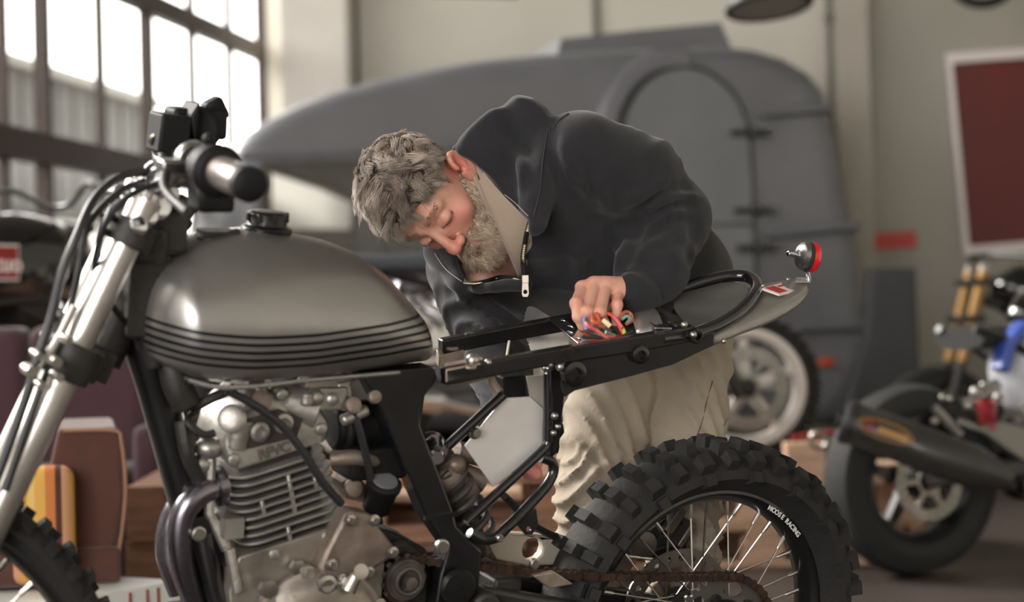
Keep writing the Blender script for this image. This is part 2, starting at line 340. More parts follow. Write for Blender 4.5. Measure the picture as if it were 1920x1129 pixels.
g = G(); g.tube([q + np.array([0, -.03, 0]) for q in hole2], .035, 8, closed=True); g.build('far_window_frame', mat('far window frame', (84, 66, 58), .6), cv)
g = G(); g.panel([hole], (0, .004, 0)); g.build('window_pane', M_glass, cv, smooth=0)
M_bright = bpy.data.materials.new('whitened bright pane'); M_bright.use_nodes = True; nt = M_bright.node_tree; b_ = nt.nodes['Principled BSDF']; b_.inputs['Base Color'].default_value = (.8, .8, .77, 1); b_.inputs['Roughness'].default_value = .4
ts = nt.nodes.new('ShaderNodeBsdfTranslucent'); ts.inputs[0].default_value = (.9, .9, .87, 1); mx_ = nt.nodes.new('ShaderNodeMixShader'); mx_.inputs[0].default_value = .75; nt.links.new(b_.outputs[0], mx_.inputs[1]); nt.links.new(ts.outputs[0], mx_.inputs[2]); nt.links.new(mx_.outputs[0], nt.nodes['Material Output'].inputs[0])
g = G(); g.panel([hole2], (0, -.004, 0)); g.build('far_window_pane', M_bright, cv, smooth=0)  # white pane colour imitates the bright view through clear glass
xa, xb = CV.P(430, 500)[0], CV.P(1640, 500)[0]
g = G(); g.box(((xa + xb) / 2, 1, .42), (xb - xa - .3, 1.9, .08)); g.build('cabin_floor', mat('caravan floor', (70, 66, 60), .8), cv)
g = G(); g.box((CV.P(860, 400)[0], 1, 1.2), (.04, 1.85, 1.6)); g.build('inner_partition', mat('caravan partition', (86, 88, 80), .8), cv)
def cvtube(g, pts, r, y=-.01, n=8, sm=6, closed=False): g.tube(smooth_path([CV.P(x, yy, y) for x, yy in pts], sm, closed), r, n, closed)
door = [(1168, 760), (1163, 600), (1158, 450), (1158, 330), (1162, 260), (1178, 200), (1205, 158), (1240, 134), (1280, 126), (1320, 132), (1355, 155), (1384, 192), (1402, 245), (1410, 330), (1414, 450), (1418, 600), (1420, 760)]
g = G(); g.prism([CV.P(x, y, 0) for x, y in door], (0, -.02, 0)); g.build('door', mat('caravan door paint', (118, 120, 124), .40, var=.1, vscale=2), cv, bevel=.012)
g = G(); cvtube(g, door, .013, -.012); g.build('door_seal', M_cvd, cv)
fl = [(1112, 260), (1120, 210), (1140, 165), (1170, 125), (1210, 98), (1250, 88), (1290, 88)]
g = G(); N_ = 16; vs = []
arc = smooth_path([CV.P(x, y, 0) for x, y in fl], 5); dirs = [unit(CV.P(1285, 330, 0) - q) for q in arc]
for q, d in zip(arc, dirs): vs += [q, q + d * .03 + np.array([0, -.03, 0]), q + d * .10 + np.array([0, -.035, 0]), q + d * .13]
m = len(arc); g.add(vs, [(4 * i + k, 4 * i + k + 1, 4 * i + k + 5, 4 * i + k + 4) for i in range(m - 1) for k in range(3)]); g.build('door_arch_moulding', M_cv, cv)
g = G(); g.box((CV.P(1370, 421)[0], -.022, CV.P(1370, 421)[2]), (CV.P(1412, 421)[0] - CV.P(1330, 421)[0], .012, .012)); g.build('door_split_seam', M_cvd, cv)
for (x, y) in ((1408, 250), (1415, 396), (1420, 466)):
    p = CV.P(x, y, 0); g = G(); g.box(p + np.array([-.07, -.035, 0]), (.10, .025, .035)); g.box(p + np.array([.06, -.03, 0]), (.09, .025, .035)); g.cyl(p + np.array([0, -.04, -.03]), p + np.array([0, -.04, .03]), .014)
    h = g.build('door_hinge', M_cvd, cv, bevel=.004)
    g = Many('hinge_screw', mat('screw steel', (190, 190, 190), .3, 1), h); g.sphere(p + np.array([.09, -.045, 0]), .009, 8); g.sphere(p + np.array([-.01, -.05, .01]), .009, 8)
for (x0, y0, x1, y1) in ((1422, 203, 1556, 190), (1434, 428, 1606, 412), (1490, 604, 1632, 598)):
    a, b = CV.P(x0, y0, 0), CV.P(x1, y1, 0); g = G(); d = b - a
    g.prism([a, a + np.array([0, -.05, -.01]), a + np.array([0, -.05, -.045]), a + np.array([0, 0, -.07])], d); g.build('body_rib', M_cv, cv, bevel=.012, bseg=3)
a, b = CV.P(450, 283, 0), CV.P(846, 268, 0); g = G(); g.prism([a, a + np.array([0, -.016, -.012]), a + np.array([0, -.016, -.03]), a + np.array([0, 0, -.045])], b - a); g.build('belt_moulding', M_cv, cv, bevel=.01, bseg=3)
sk = [CV.P(x, y, .5) for x, y in [(1040, 110), (1052, 72), (1200, 56), (1352, 42), (1372, 90)]]
g = G(); g.prism(sk, (0, 1.0, 0)); g.build('roof_hatch', M_cv, cv, bevel=.02, bseg=3)
p = CV.P(1548, 679, -.01); g = G(); g.box(p, (.075, .05, .04)); g.build('marker_light', mat('orange lens', (214, 82, 40), .3), cv, bevel=.008)
wc = CV.P(1000, 820, .25)[0]
for yy in (.2, 1.8):
    g = G(); g.lathe((wc, yy - .08, .31), (0, 1, 0), [(0, .18), (.0, .29), (.03, .31), (.13, .31), (.16, .29), (.16, .18)], 32); q = g.build('road_wheel', mat('rubber', (34, 34, 34), .8), cv)
    g = G(); g.lathe((wc, yy - .085, .31), (0, 1, 0), [(0, .02), (.0, .08), (.02, .17), (.03, .19), (.05, .19)], 24); g.build('rim', mat('grey steel', (140, 140, 138), .5, .6), q)
g = G(); g.box((wc, 1, .33), (.08, 1.8, .08)); g.box((wc, .5, .36), (2.2, .08, .1)); g.box((wc, 1.5, .36), (2.2, .08, .1)); g.build('chassis', M_cvd, cv)
# ------------------------------------------------------------------ things on and near the back wall
def on_back(name, label, cat, px, py, y=0.): p = BW.P(px, py, y); e = empty(name, tuple(BW.o + BW.x * p[0] + BW.y * p[1] + BW.z * p[2]), BW.rz); tag(e, label, cat); return e, p
M_white = mat('white frame', (236, 228, 226), .6); M_red = mat('dark red print', (98, 30, 26), .55, var=.18, vscale=2.2)
ps, p0 = on_back('poster', 'dark red poster in a white frame on the right wall', 'poster', 1790, 480)
q = [BW.P(x, y) - p0 for x, y in ((1772, 102), (2100, 78), (2110, 458), (1806, 482))]
for k in q: k[1] = -.01
cc = sum(q) / 4; inner = [cc + (k - cc) * np.array([.93, 1, .90]) for k in q]
g = G(); g.panel([q, inner[::-1]], (0, -.035, 0)); g.build('frame', M_white, ps, smooth=0, bevel=.004)
g = G(); g.prism(inner, (0, -.015, 0)); g.build('print', M_red, ps, smooth=0)
rs, p0 = on_back('wall_sign', 'small orange red strip sign on wall right of caravan', 'sign', 1675, 450)
q = [BW.P(x, y) - p0 for x, y in ((1634, 438), (1716, 434), (1718, 464), (1636, 468))]
for k in q: k[1] = -.01
g = G(); g.prism(q, (0, -.02, 0)); g.build('sign_plate', mat('sign red', (196, 62, 44), .5), rs, smooth=0, bevel=.002)
LP = Fr(W(1442, 600, 9.0) * np.array([1, 1, 0]), 0)
pl = empty('pendant_lamp', tuple(LP.o + LP.P(1442, 12) ), 0); tag(pl, 'round grey metal pendant lamp hanging above the caravan', 'lamp')
pl.rotation_euler = (R_(-9), R_(-5), 0)
g = G(); g.lathe((0, 0, 0), (0, 0, 1), [(.0, .185), (.012, .19), (.05, .175), (.12, .12), (.2, .055), (.26, .045), (.26, .02)], 40); g.build('lamp_shade', mat('lamp enamel', (120, 122, 126), .35, .5), pl)
g = G(); g.torus((0, 0, 0), (0, 0, 1), .185, .014); g.build('rim', mat('lamp rim', (46, 46, 46), .5), pl)
g = G(); g.lathe((0, 0, -.004), (0, 0, 1), [(0, .17), (.004, .17)], 32); g.build('diffuser', mat('lamp glass', (150, 147, 138), .35), pl)
g = G(); g.cyl((0, 0, .2), (0.4, -.35, 2.9), .008); g.build('cable', M_cvd, pl)
ht = empty('hanging_tyre', tuple(W(1842, -60, 10.5))); tag(ht, 'black tyre hanging high on the wall at top right', 'tyre')
g = G(); g.torus((0, 0, 0), (.1, 1, 0), .185, .028, 48, 12); g.build('tyre_carcass', mat('rubber', (34, 34, 34), .8), ht)
g = G(); g.cyl((0, .1, .18), (0, 1.8, .3), .012); g.build('wall_hook', M_cvd, ht)
fx = empty('light_fixture', tuple(W(890, -8, 10.5))); tag(fx, 'dark rectangular light fixture hanging at the top centre', 'light fixture')
g = G(); g.box((.0, 0, .03), (.46, .16, .055), np.array([[1, 0, .05], [0, 1, 0], [-.05, 0, 1]])); g.build('housing', M_cvd, fx, bevel=.01)
g = G(); g.cyl((-.1, 0, .05), (-.1, 0, 3), .005); g.cyl((.12, 0, .05), (.12, 0, 3), .005); g.build('hanging_wire', M_cvd, fx)
bd = Fr(W(1650, 800, 9.75) * np.array([1, 1, 0]), 5); bo = empty('dark_board', tuple(bd.o), bd.rz); tag(bo, 'tall dark grey board standing between caravan and wall', 'board')
q = [bd.P(x, y) for x, y in ((1634, 503), (1718, 503), (1728, 780), (1734, 856), (1560, 856), (1585, 770), (1625, 640))]
g = G(); g.prism(q, (0, .12, 0)); g.build('panel', mat('dark board', (62, 64, 68), .6, var=.12), bo, bevel=.01)
g = G(); g.box((q[0][0] * .5 + q[1][0] * .5, .06, .02), (.4, .3, .04)); g.build('foot', M_cvd, bo)
# ------------------------------------------------------------------ the stripped custom motorcycle (leaning on its side)
_B = np.array([math.cos(YAW), math.sin(YAW), 0]); _N = np.array([math.sin(YAW), -math.cos(YAW), 0])
_Nl = _N * math.cos(LEAN) - np.array([0, 0, math.sin(LEAN)]); _Zl = np.array([0, 0, math.cos(LEAN)]) + _N * math.sin(LEAN)
MO = _A - _Zl * RW
moto = empty('motorcycle', M=Matrix(((_B[0], -_Nl[0], _Zl[0], MO[0]), (_B[1], -_Nl[1], _Zl[1], MO[1]), (_B[2], -_Nl[2], _Zl[2], MO[2]), (0, 0, 0, 1))))
tag(moto, 'stripped motorcycle with bare grey tank and knobby rear tyre, nearest the camera', 'motorcycle')
def Q(px, py, w=0.):                            # pixel on the bike's plane at lateral offset w (towards camera) -> bike space
    q = ray(px, py); k = (w - _Nl @ (CAM - MO)) / (_Nl @ q); X = CAM + q * k - MO; return np.array([X @ _B, -w, X @ _Zl])
def QW(p): return MO + _B * p[0] - _Nl * p[1] + _Zl * p[2]
def QL(pts): return [Q(*p) if len(p) == 3 else Q(p[0], p[1]) for p in pts]
M_black = mat('frame black', (18, 18, 19), .32, var=.25, vscale=14, coat=.3)
M_dirty = mat('dirty black metal', (36, 33, 31), .55, var=.4, vscale=25, bump=.2, bscale=60)
M_alu = mat('cast aluminium', (160, 156, 150), .42, .8, var=.22, vscale=14, bump=.12, bscale=90)
M_alub = mat('brown stained aluminium', (126, 113, 104), .5, .6, var=.35, vscale=18, bump=.2, bscale=70)
M_chrome = mat('chrome', (200, 200, 204), .14, 1)
M_fork = mat('satin fork tube', (226, 222, 219), .33, 1, var=.06, vscale=5)
M_rub = mat('rubber', (26, 26, 26), .8, spec=.25)
M_tyre = mat('knobby rubber', (24, 22, 21), .82, var=.35, vscale=9, bump=.25, bscale=80)
M_bolt = mat('zinc bolt', (176, 172, 166), .35, 1, var=.1)
M_cable = mat('cable sleeve', (34, 34, 36), .45, spec=.4)
# --- tank
M_tank = mat('bare brushed tank', (146, 143, 141), .30, .75, var=.16, vscale=3.5, bump=.03, bscale=40)
def tank_stripes():
    nt = M_tank.node_tree; b = nt.nodes['Principled BSDF']; L = nt.links.new; tc = nt.nodes.new('ShaderNodeTexCoord'); sp = nt.nodes.new('ShaderNodeSeparateXYZ'); L(tc.outputs['Object'], sp.inputs[0])
    def mth(op, a, b_=None, c=None):
        n = nt.nodes.new('ShaderNodeMath'); n.operation = op
        for i, v in enumerate((a, b_, c)):
            if v is None: continue
            if isinstance(v, (int, float)): n.inputs[i].default_value = v
            else: L(v, n.inputs[i])
        return n.outputs[0]
    # centre line of the lowest stripe: z = f(u), fitted from two straight pieces and a soft dip
    pts = [Q(300, 672, .13), Q(450, 690, .14), Q(640, 675, .12), Q(800, 652, .08)]
    co = np.polyfit([p[0] for p in pts], [p[2] for p in pts], 3)
    x = sp.outputs[0]; zc = mth('ADD', mth('MULTIPLY', mth('ADD', mth('MULTIPLY', mth('ADD', mth('MULTIPLY', x, float(co[0])), float(co[1])), x), float(co[2])), x), float(co[3]))
    dz = mth('SUBTRACT', sp.outputs[2], zc); k = mth('DIVIDE', dz, .0112); fr = mth('FRACT', mth('ADD', k, .5)); line = mth('LESS_THAN', mth('ABSOLUTE', mth('SUBTRACT', fr, .5)), .2)
    band = mth('MULTIPLY', mth('GREATER_THAN', k, -.5), mth('LESS_THAN', k, 4.5)); side = mth('GREATER_THAN', mth('ABSOLUTE', sp.outputs[1]), .02)
    f = mth('MULTIPLY', mth('MULTIPLY', line, band), side)
    mx = nt.nodes.new('ShaderNodeMix'); mx.data_type = 'RGBA'; src = b.inputs['Base Color'].links[0].from_socket; L(src, mx.inputs['A']); mx.inputs['B'].default_value = (.012, .012, .013, 1); L(f, mx.inputs['Factor']); L(mx.outputs['Result'], b.inputs['Base Color'])
tank_stripes()
topP = [Q(x, y, 0) for x, y in [(330, 452), (372, 438), (420, 430), (480, 426), (540, 436), (600, 447), (650, 466), (700, 498), (745, 545), (790, 602), (816, 655)]]
botP = [Q(x, y, .10) for x, y in [(345, 702), (385, 718), (440, 724), (560, 714), (650, 707), (740, 699), (812, 690)]]
u0, u1 = Q(283, 560, .10)[0] - .005, Q(822, 672, .05)[0]
g = G(); S = 40; K = 36; vs = []; an = np.linspace(0, 2 * math.pi, K, endpoint=False)
for i in range(S + 1):
    s = i / S; u = u0 + (u1 - u0) * s
    zt = np.interp(u, [p[0] for p in topP], [p[2] for p in topP]); zb = np.interp(u, [p[0] for p in botP], [p[2] for p in botP]) - .004
    hw = np.interp(s, [0, .12, .3, .5, .75, .92, 1], [.105, .138, .152, .148, .118, .078, .055])
    e = 1 - max(0, (.16 - s) / .16) ** 2.4; e = max(e, .0001) ** .5; e2 = (1 - max(0, (s - .96) / .04) ** 2) ** .5 if s < 1 else .25
    zc = zb + (zt - zb) * .40; hw *= (.25 + .75 * e) if s > 0 else .12; hw *= max(e2, .25)
    zt2 = zc + (zt - zc) * (e if s > 0 else .1) * max(e2, .3); zb2_ = zc - (zc - zb) * (e if s > 0 else .1)
    for a in an:
        c, q = math.cos(a), math.sin(a); ex = 1.9 if q > 0 else 2.7
        y = hw * math.copysign(abs(c) ** (2 / (2.1 if q > 0 else 3.2)), c); z = zc + (zt2 - zc if q > 0 else zc - zb2_) * math.copysign(abs(q) ** (2 / ex), q)
        vs.append((u, y, z))
g.add(vs, [(i * K + k, i * K + (k + 1) % K, (i + 1) * K + (k + 1) % K, (i + 1) * K + k) for i in range(S) for k in range(K)] + [tuple(range(K)), tuple(S * K + k for k in range(K))])
tank = g.build('fuel_tank', M_tank, moto, smooth=60, sub=1)
g = G(); c = Q(499, 437, 0.0); ax = np.array([.04, 0, 1]); g.lathe(c - ax * .008, ax, [(0, .031), (.006, .036), (.016, .037), (.018, .033), (.02, .029)] + [(.021, .029), (.036, .029), (.040, .025), (.041, .01)], 28)
for k in range(8): a = k * math.pi / 4; g.box(c + ax * .024 + .029 * np.array([math.cos(a), math.sin(a), 0]), (.007, .007, .012))
g.build('fuel_cap', mat('cap black', (24, 24, 26), .3), tank, bevel=.0015)
g = G(); g.tube(smooth_path(QL([(445, 438, .02), (420, 446, .03), (385, 452, .03), (372, 444, 0)]), 5), .008, 8); g.box(Q(408, 440, .01), (.05, .045, .014)); g.build('tank_mount', M_dirty, tank, bevel=.003)
g = G(); g.tube(smooth_path([Q(x, y, w) + np.array([0, -.004, 0]) for x, y, w in [(352, 712, .10), (400, 724, .11), (470, 724, .115), (560, 714, .11), (650, 706, .10), (740, 698, .08), (812, 690, .05)]], 5), .0035, 8); g.build('tank_seam', M_tank, tank)
# --- wheels
def knobby(R, ri, wd, nk, rows, side):
    """tyre around the local y axis, centred at the origin"""
    g = G(); base = R - .017; pr_ = []
    for t in np.linspace(0, math.pi, 15):
        pr_.append((-wd / 2 * math.cos(t) * (1.0 if .2 < t < 2.9 else .8), ri + (base - ri) * math.sin(t) ** .62))
    pr_ = [(-.030, ri - .004)] + pr_[1:-1] + [(.030, ri - .004)]
    g.lathe((0, 0, 0), (0, 1, 0), pr_, 96, True)
    def knob(a, y, wy, wa, h, tilt, r0):
        d = np.array([math.cos(a), 0, math.sin(a)]); t = np.array([-math.sin(a), 0, math.cos(a)]); yy = np.array([0, 1., 0]); n = d * math.cos(tilt) + yy * math.sin(tilt); b = yy * math.cos(tilt) - d * math.sin(tilt)
        c = d * r0 + yy * y; M = np.stack([t, b, n], 1); lo = np.array([[sx * wa / 2, sy * wy / 2, -.012] for sx, sy in ((-1, -1), (1, -1), (1, 1), (-1, 1))]); hi = lo * [.82, .84, 1]; hi[:, 2] = h
        g.add(np.vstack([lo, hi]) @ M.T + c, [(0, 1, 2, 3), (4, 5, 6, 7), (0, 1, 5, 4), (1, 2, 6, 5), (2, 3, 7, 6), (3, 0, 4, 7)])
    for i in range(nk):
        a = 2 * math.pi * i / nk
        if rows == 3:
            if i % 2: knob(a, -.020, .030, .024, .017, -.05, base); knob(a, .020, .030, .024, .017, .05, base)
            else: knob(a, 0, .040, .022, .017, 0, base)
            for s in (-1, 1):
                knob(a, s * wd * .38, .030, .027 if i % 2 == 0 else .020, .016, s * .60, base - .012)
                knob(a + (.5 if i % 2 else 0) * 2 * math.pi / nk, s * wd * .475, .020, .022, .010, s * 1.15, base - .036) if i % 2 == 0 else None
        else:
            knob(a, 0, .03, .017, .013, 0, base)
            for s in (-1, 1): knob(a + math.pi / nk, s * wd * .36, .02, .02, .012, s * .6, base - .009)
    return g
def rotz(a): c, s = math.cos(a), math.sin(a); return np.array([[c, -s, 0], [s, c, 0], [0, 0, 1.]])
def roty(a): c, s = math.cos(a), math.sin(a); return np.array([[c, 0, s], [0, 1, 0], [-s, 0, c]])
def wheel(name, c, M, R, ri, wd, nk, rows, nsp, hubr, hw, rimm):
    X = lambda g: g.xf(M, c)
    g = G(); g.lathe((0, 0, 0), (0, 1, 0), [(-hw - .02, .012), (-hw - .018, .02), (-hw - .004, .024), (-hw, hubr), (-hw + .008, hubr), (-hw + .012, hubr * .62), (hw - .012, hubr * .62), (hw - .008, hubr), (hw, hubr), (hw + .004, .024), (hw + .02, .02), (hw + .022, .012)], 32)
    wh = X(g).build(name, M_dirty, moto)
    X(knobby(R, ri + .020, wd, nk, rows, 0)).build('tyre', M_tyre, wh, smooth=30)
    g = G(); rw = .027; g.lathe((0, 0, 0), (0, 1, 0), [(-rw, ri + .016), (-rw - .003, ri + .020), (-rw - .005, ri + .012), (-rw, ri + .003), (-rw * .6, ri - .002), (-.01, ri - .006), (.01, ri - .006), (rw * .6, ri - .002), (rw, ri + .003), (rw + .005, ri + .012), (rw + .003, ri + .020), (rw, ri + .016), (rw * .6, ri + .008), (-rw * .6, ri + .008)], 96, True)
    X(g).build('rim', rimm, wh)
    for i in range(nsp):
        s = 1 if i % 2 else -1; a = 2 * math.pi * i / nsp; off = (1 if (i // 2) % 2 else -1) * .95
        p0 = np.array([hubr * .9 * math.cos(a + off), s * (hw - .004), hubr * .9 * math.sin(a + off)]); p1 = np.array([(ri - .005) * math.cos(a), s * .004, (ri - .005) * math.sin(a)])
        d = unit(p1 - p0); g = G(); g.cyl(p0, p1, .0017, n=6); g.tube([p1 - d * .026, p1 - d * .022, p1 + d * .002], [.0022, .0036, .004], 8); X(g).build('spoke', M_bolt, wh)
    return wh, X
Crear = np.array([0, 0, RW]); rear, XR = wheel('rear_wheel', Crear, np.eye(3), RW + .004, .222, .135, 36, 3, 36, .045, .045, mat('rim black', (24, 24, 25), .28, .3, coat=.4))
def bdisc(c, M, par, R, y, t=.004):
    g = G(); n = 48; rr = [R, R * .72]; L = []
    for r in rr: L.append([np.array([r * (1 + (.012 * math.cos(12 * a) if r == R else 0)) * math.cos(a), y, r * math.sin(a)]) for a in np.arange(n) * 2 * math.pi / n])
    holes = [[np.array([R * .86 * math.cos(b) + .006 * math.cos(a), y, R * .86 * math.sin(b) + .006 * math.sin(a)]) for a in np.arange(8) * math.pi / 4][::-1] for b in np.arange(24) * math.pi / 12]
    g.panel([L[0], L[1][::-1]] + holes, (0, t, 0))
    for k in range(6): a = k * math.pi / 3; g.box((R * .56 * math.cos(a), y + t / 2, R * .56 * math.sin(a)), (R * .42, t * .9, .016), roty(-a))
    g.lathe((0, y, 0), (0, 1, 0), [(0, .035), (0, .045), (t, .045), (t, .035)], 24, True)
    return g.xf(M, c).build('brake_disc', mat('disc steel', (150, 146, 140), .35, .95, var=.1), par, smooth=30)
bdisc(Crear, np.eye(3), rear, .112, .062)
# sprocket (left side: y negative)
g = G(); nt_ = 40; ys = -.070; L = []
for i in range(nt_ * 4): a = 2 * math.pi * i / (nt_ * 4); L.append(np.array([(.1015 + (.004 if i % 4 in (0, 1) else -.004)) * math.cos(a), ys, (.1015 + (.004 if i % 4 in (0, 1) else -.004)) * math.sin(a)]))
hl = [[np.array([.079 * math.cos(b) + .013 * math.cos(a) * math.cos(b) - .022 * math.sin(a) * math.sin(b), ys, .079 * math.sin(b) + .013 * math.cos(a) * math.sin(b) + .022 * math.sin(a) * math.cos(b)]) for a in np.arange(14) * math.pi / 7][::-1] for b in np.arange(6) * math.pi / 3 + .3]
g.panel([L] + hl, (0, .006, 0)); sp_ = g.xf(np.eye(3), Crear).build('sprocket', mat('sprocket steel', (104, 101, 96), .45, .8, var=.2, vscale=20), rear, smooth=30)
g = G(); g.lathe((0, -.082, 0), (0, 1, 0), [(0, .022), (.0, .055), (.012, .062), (.03, .058), (.04, .04)], 36)
for k in range(6): a = k * math.pi / 3 + .82; p = np.array([.068 * math.cos(a), -.070, .068 * math.sin(a)]); g.cyl(p, p - [0, .010, 0], .009, n=6); g.cyl(p, p - [0, .014, 0], .005, n=8)
g.xf(np.eye(3), Crear).build('cush_drive', mat('hub black', (22, 22, 22), .3), rear)
# rim lettering, letter by letter round the flange on the near side
txt = 'MOOSE RACING'; g = G(); rl = .2285; p_a, p_b = Q(1440, 950, .034) - Crear, Q(1500, 992, .034) - Crear
a0, a1 = math.atan2(p_a[2], p_a[0]), math.atan2(p_b[2], p_b[0])
adv = [{'M': 1.35, 'I': .55, ' ': .6}.get(c, 1.) for c in txt]; a1 = a0 + (a1 - a0) * 1.1
for i, ch in enumerate(txt):
    if ch == ' ': continue
    a = a0 + (a1 - a0) * (sum(adv[:i]) + adv[i] / 2) / sum(adv); d = np.array([math.cos(a), 0, math.sin(a)]); t = np.array([math.sin(a), 0, -math.cos(a)]); put_text(g, ch, .0118, d * rl + [0, -.0345, 0], t, d, thick=.0003, bold=.0004)
g.xf(np.eye(3), Crear).build('rim_lettering', mat('white lettering', (205, 205, 200), .5), rear, smooth=0)
# front wheel and fork, steered a little to the right
ST = R_(-17); Mf = rotz(ST)
fa, fb = Q(236, 455, .099), Q(20, 905, .099); fd = unit(fa - fb); fd[1] = 0; fd = unit(fd)
sh = np.array([math.sin(-ST) * .1, .1 * math.cos(ST), 0]); near0 = fa; mid = lambda p: p + sh
def leg(p, far): return p + 2 * sh if far else p
axz = .338; tt = (axz - fa[2]) / fd[2]; axn = fa + fd * tt; Fax = mid(axn) + Mf @ np.array([-.03, 0, 0])
Fax = np.array([Fax[0], Fax[1], axz])
front, XF = wheel('front_wheel', Fax, Mf, .344, .272, .085, 44, 2, 36, .032, .035, mat('rim black', (24, 24, 25), .28))
bdisc(Fax, Mf, front, .13, -.055)
for far in (0, 1):
    g = G(); a = leg(fa, far); top = a + fd * .055; split = Q(128, 690, .099) if not far else Q(128, 690, .099) + 2 * sh
    split = a + fd * ((split[2] - a[2]) / fd[2]); bot = a + fd * (tt + .02)
    g.cyl(top, split, .0218, n=28); g.lathe(top, fd, [(0, .0225), (.01, .0225), (.012, .016), (.02, .015)], 20)
    fk = g.build('fork_tube', M_fork, moto)
    g = G(); g.tube([split, split - fd * .02, bot + fd * .03, bot], [.0225, .0250, .0250, .020], 28); g.box(bot + Mf @ np.array([-.018, 0, .01]), (.06, .032, .07), Mf); g.build('fork_lower', M_fork, moto)
def clamp(px, py, thick, name, r=.032):
    g = G(); p = Q(px, py, .099); p = fa + fd * ((p[2] - fa[2]) / fd[2]); q = leg(p, 1); m_ = (p + q) / 2
    for e in (p, q): g.lathe(e - fd * thick / 2, fd, [(0, .021), (0, r), (thick, r), (thick, .021)], 28, True)
    side = unit(q - p); fw = np.cross(side, fd); fw = fw if fw[0] > 0 else -fw
    M = np.stack([fw, side, fd], 1); g.box(m_ + fw * .02, (.05, np.linalg.norm(q - p) * .86, thick * .8), M); g.box(m_ + fw * .035, (.06, .07, thick * .9), M)
    for e in (p, q):
        for s in (-.3, .3): g.cyl(e + fw * -.034 + fd * thick * s, e + fw * -.034 + fd * thick * s - side * .03, .0055, n=8)
    g.build(name, M_dirty, moto, bevel=.004); return m_, fw, side, M
ct, fw, side, Mc = clamp(250, 437, .036, 'top_clamp', .034)
cl, *_ = clamp(126, 676, .050, 'lower_clamp', .036)
g = G(); stem = (ct + cl) / 2 + fw * .05; g.cyl(cl + fw * .05, ct + fw * .05 + fd * .02, .027, n=24)
hp = ct + fw * .05; g.lathe(hp + fd * .012, fd, [(0, .016), (.012, .016), (.014, .006)], 6); g.build('steering_stem', M_dirty, moto)
# handlebar: centre clamp, bends, near and far grips
near_end = Q(466, 345, .37); nd = Mf @ np.array([0, -1, 0])
far_end = near_end - nd * .74; bc = ct + fd * .075 + fw * .012
bar = smooth_path([near_end, near_end - nd * .20 + [-.050, 0, .004], near_end - nd * .26 + [-.080, 0, -.02], bc + nd * .06, bc - nd * .06, far_end + nd * .26 + [-.080, 0, -.02], far_end + nd * .20 + [-.050, 0, -.002], far_end], 8)
g = G(); g.tube(bar, .0115, 14); g.build('handlebar', mat('bar steel', (150, 148, 146), .3, 1), moto)
g = G()
for s in (-1, 1): e = bc + nd * .045 * s; g = G(); g.lathe(e - nd * .014, nd, [(0, .012), (0, .022), (.028, .022), (.028, .012)], 20, True); g.cyl(e, e - fd * .06, .014, .018); g.build('bar_riser', M_chrome, moto)
bd_ = unit(near_end - bar[8])
g = G(); g.tube([near_end - bd_ * .125, near_end - bd_ * .12, near_end - bd_ * .03, near_end - bd_ * .012], [.018, .0222, .0222, .0222], 24); g.build('bare_grip', mat('grip metal', (168, 158, 154), .32, .9), moto)
g = G(); g.lathe(near_end - bd_ * .014, bd_, [(0, .0195), (.004, .0232), (.02, .0232), (.024, .019), (.025, .006)], 28); g.build('bar_end', mat('matt black', (15, 15, 16), .6, spec=.25), moto)
g = G(); g.lathe(near_end - bd_ * .165, bd_, [(0, .02), (.0, .030), (.05, .035), (.056, .033), (.058, .02)], 28); g.box(near_end - bd_ * .14 + [0, 0, -.035], (.05, .05, .04)); g.cyl(near_end - bd_ * .145 + [0, 0, .03], near_end - bd_ * .145 + [-.01, 0, .045], .008)
g.build('switch_housing', mat('matt black', (15, 15, 16), .6, spec=.25), moto, bevel=.006)
g = G(); g.lathe(near_end - bd_ * .225, bd_, [(0, .013), (.0, .028), (.018, .028), (.018, .013)], 24, True); g.box(near_end - bd_ * .20 + [-.03, 0, -.005], (.05, .03, .02)); g.build('lever_perch', mat('bar steel', (150, 148, 146), .3, 1), moto, bevel=.004)
g = G(); g.tube(smooth_path([near_end - bd_ * .20 + [-.045, 0, -.01], near_end - bd_ * .15 + [-.06, 0, -.03], near_end - bd_ * .06 + [-.058, 0, -.045]], 6), [.008, .006, .007], 10); g.build('clutch_lever', M_dirty, moto)
# far side: master cylinder box, throttle housing, far grip
fe = far_end; ff = unit(far_end - bar[-9])
g = G(); g.tube([fe - ff * .12, fe - ff * .01], [.0165, .0165], 20); g.lathe(fe - ff * .012, ff, [(0, .02), (.012, .02), (.014, .01)], 20); g.build('throttle_grip', M_rub, moto)
wA = .0 - (-fe[1]); ww = -(fe + nd * .2)[1]
g = G(); p = Q(366, 243, ww); g.lathe(p - nd * .025, nd, [(0, .018), (0, .036), (.05, .036), (.05, .018)], 20); g.box(p + [.0, 0, .01], (.085, .05, .045)); g.box(p + [.03, 0, .03], (.03, .03, .035), rotz(0) @ roty(-.5)); g.box(p + [.028, 0, -.028], (.035, .02, .012)); g.build('throttle_housing', mat('matt black', (15, 15, 16), .6, spec=.25), moto, bevel=.006)
g = G(); p = Q(316, 250, ww + .02); g.box(p, (.047, .06, .058), roty(.08)); g.prism([p + [.022, -.03, .028], p + [.036, -.03, .05], p + [.032, -.03, -.01]], (0, .06, 0)); g.build('brake_reservoir', mat('matt black', (15, 15, 16), .6, spec=.25), moto, bevel=.004)
g = G(); g.tube(smooth_path(QL([(352, 240, ww), (344, 262, ww + .02), (337, 285, ww + .04), (330, 300, ww + .06)]), 5), .013, 12); g.build('bar_bend', M_dirty, moto)
g = G(); g.tube(smooth_path(QL([(300, 252, ww), (298, 275, ww + .02), (306, 296, ww + .06), (300, 318, .0)]), 5), .007, 10)
g.build('reservoir_hose', M_cable, moto)
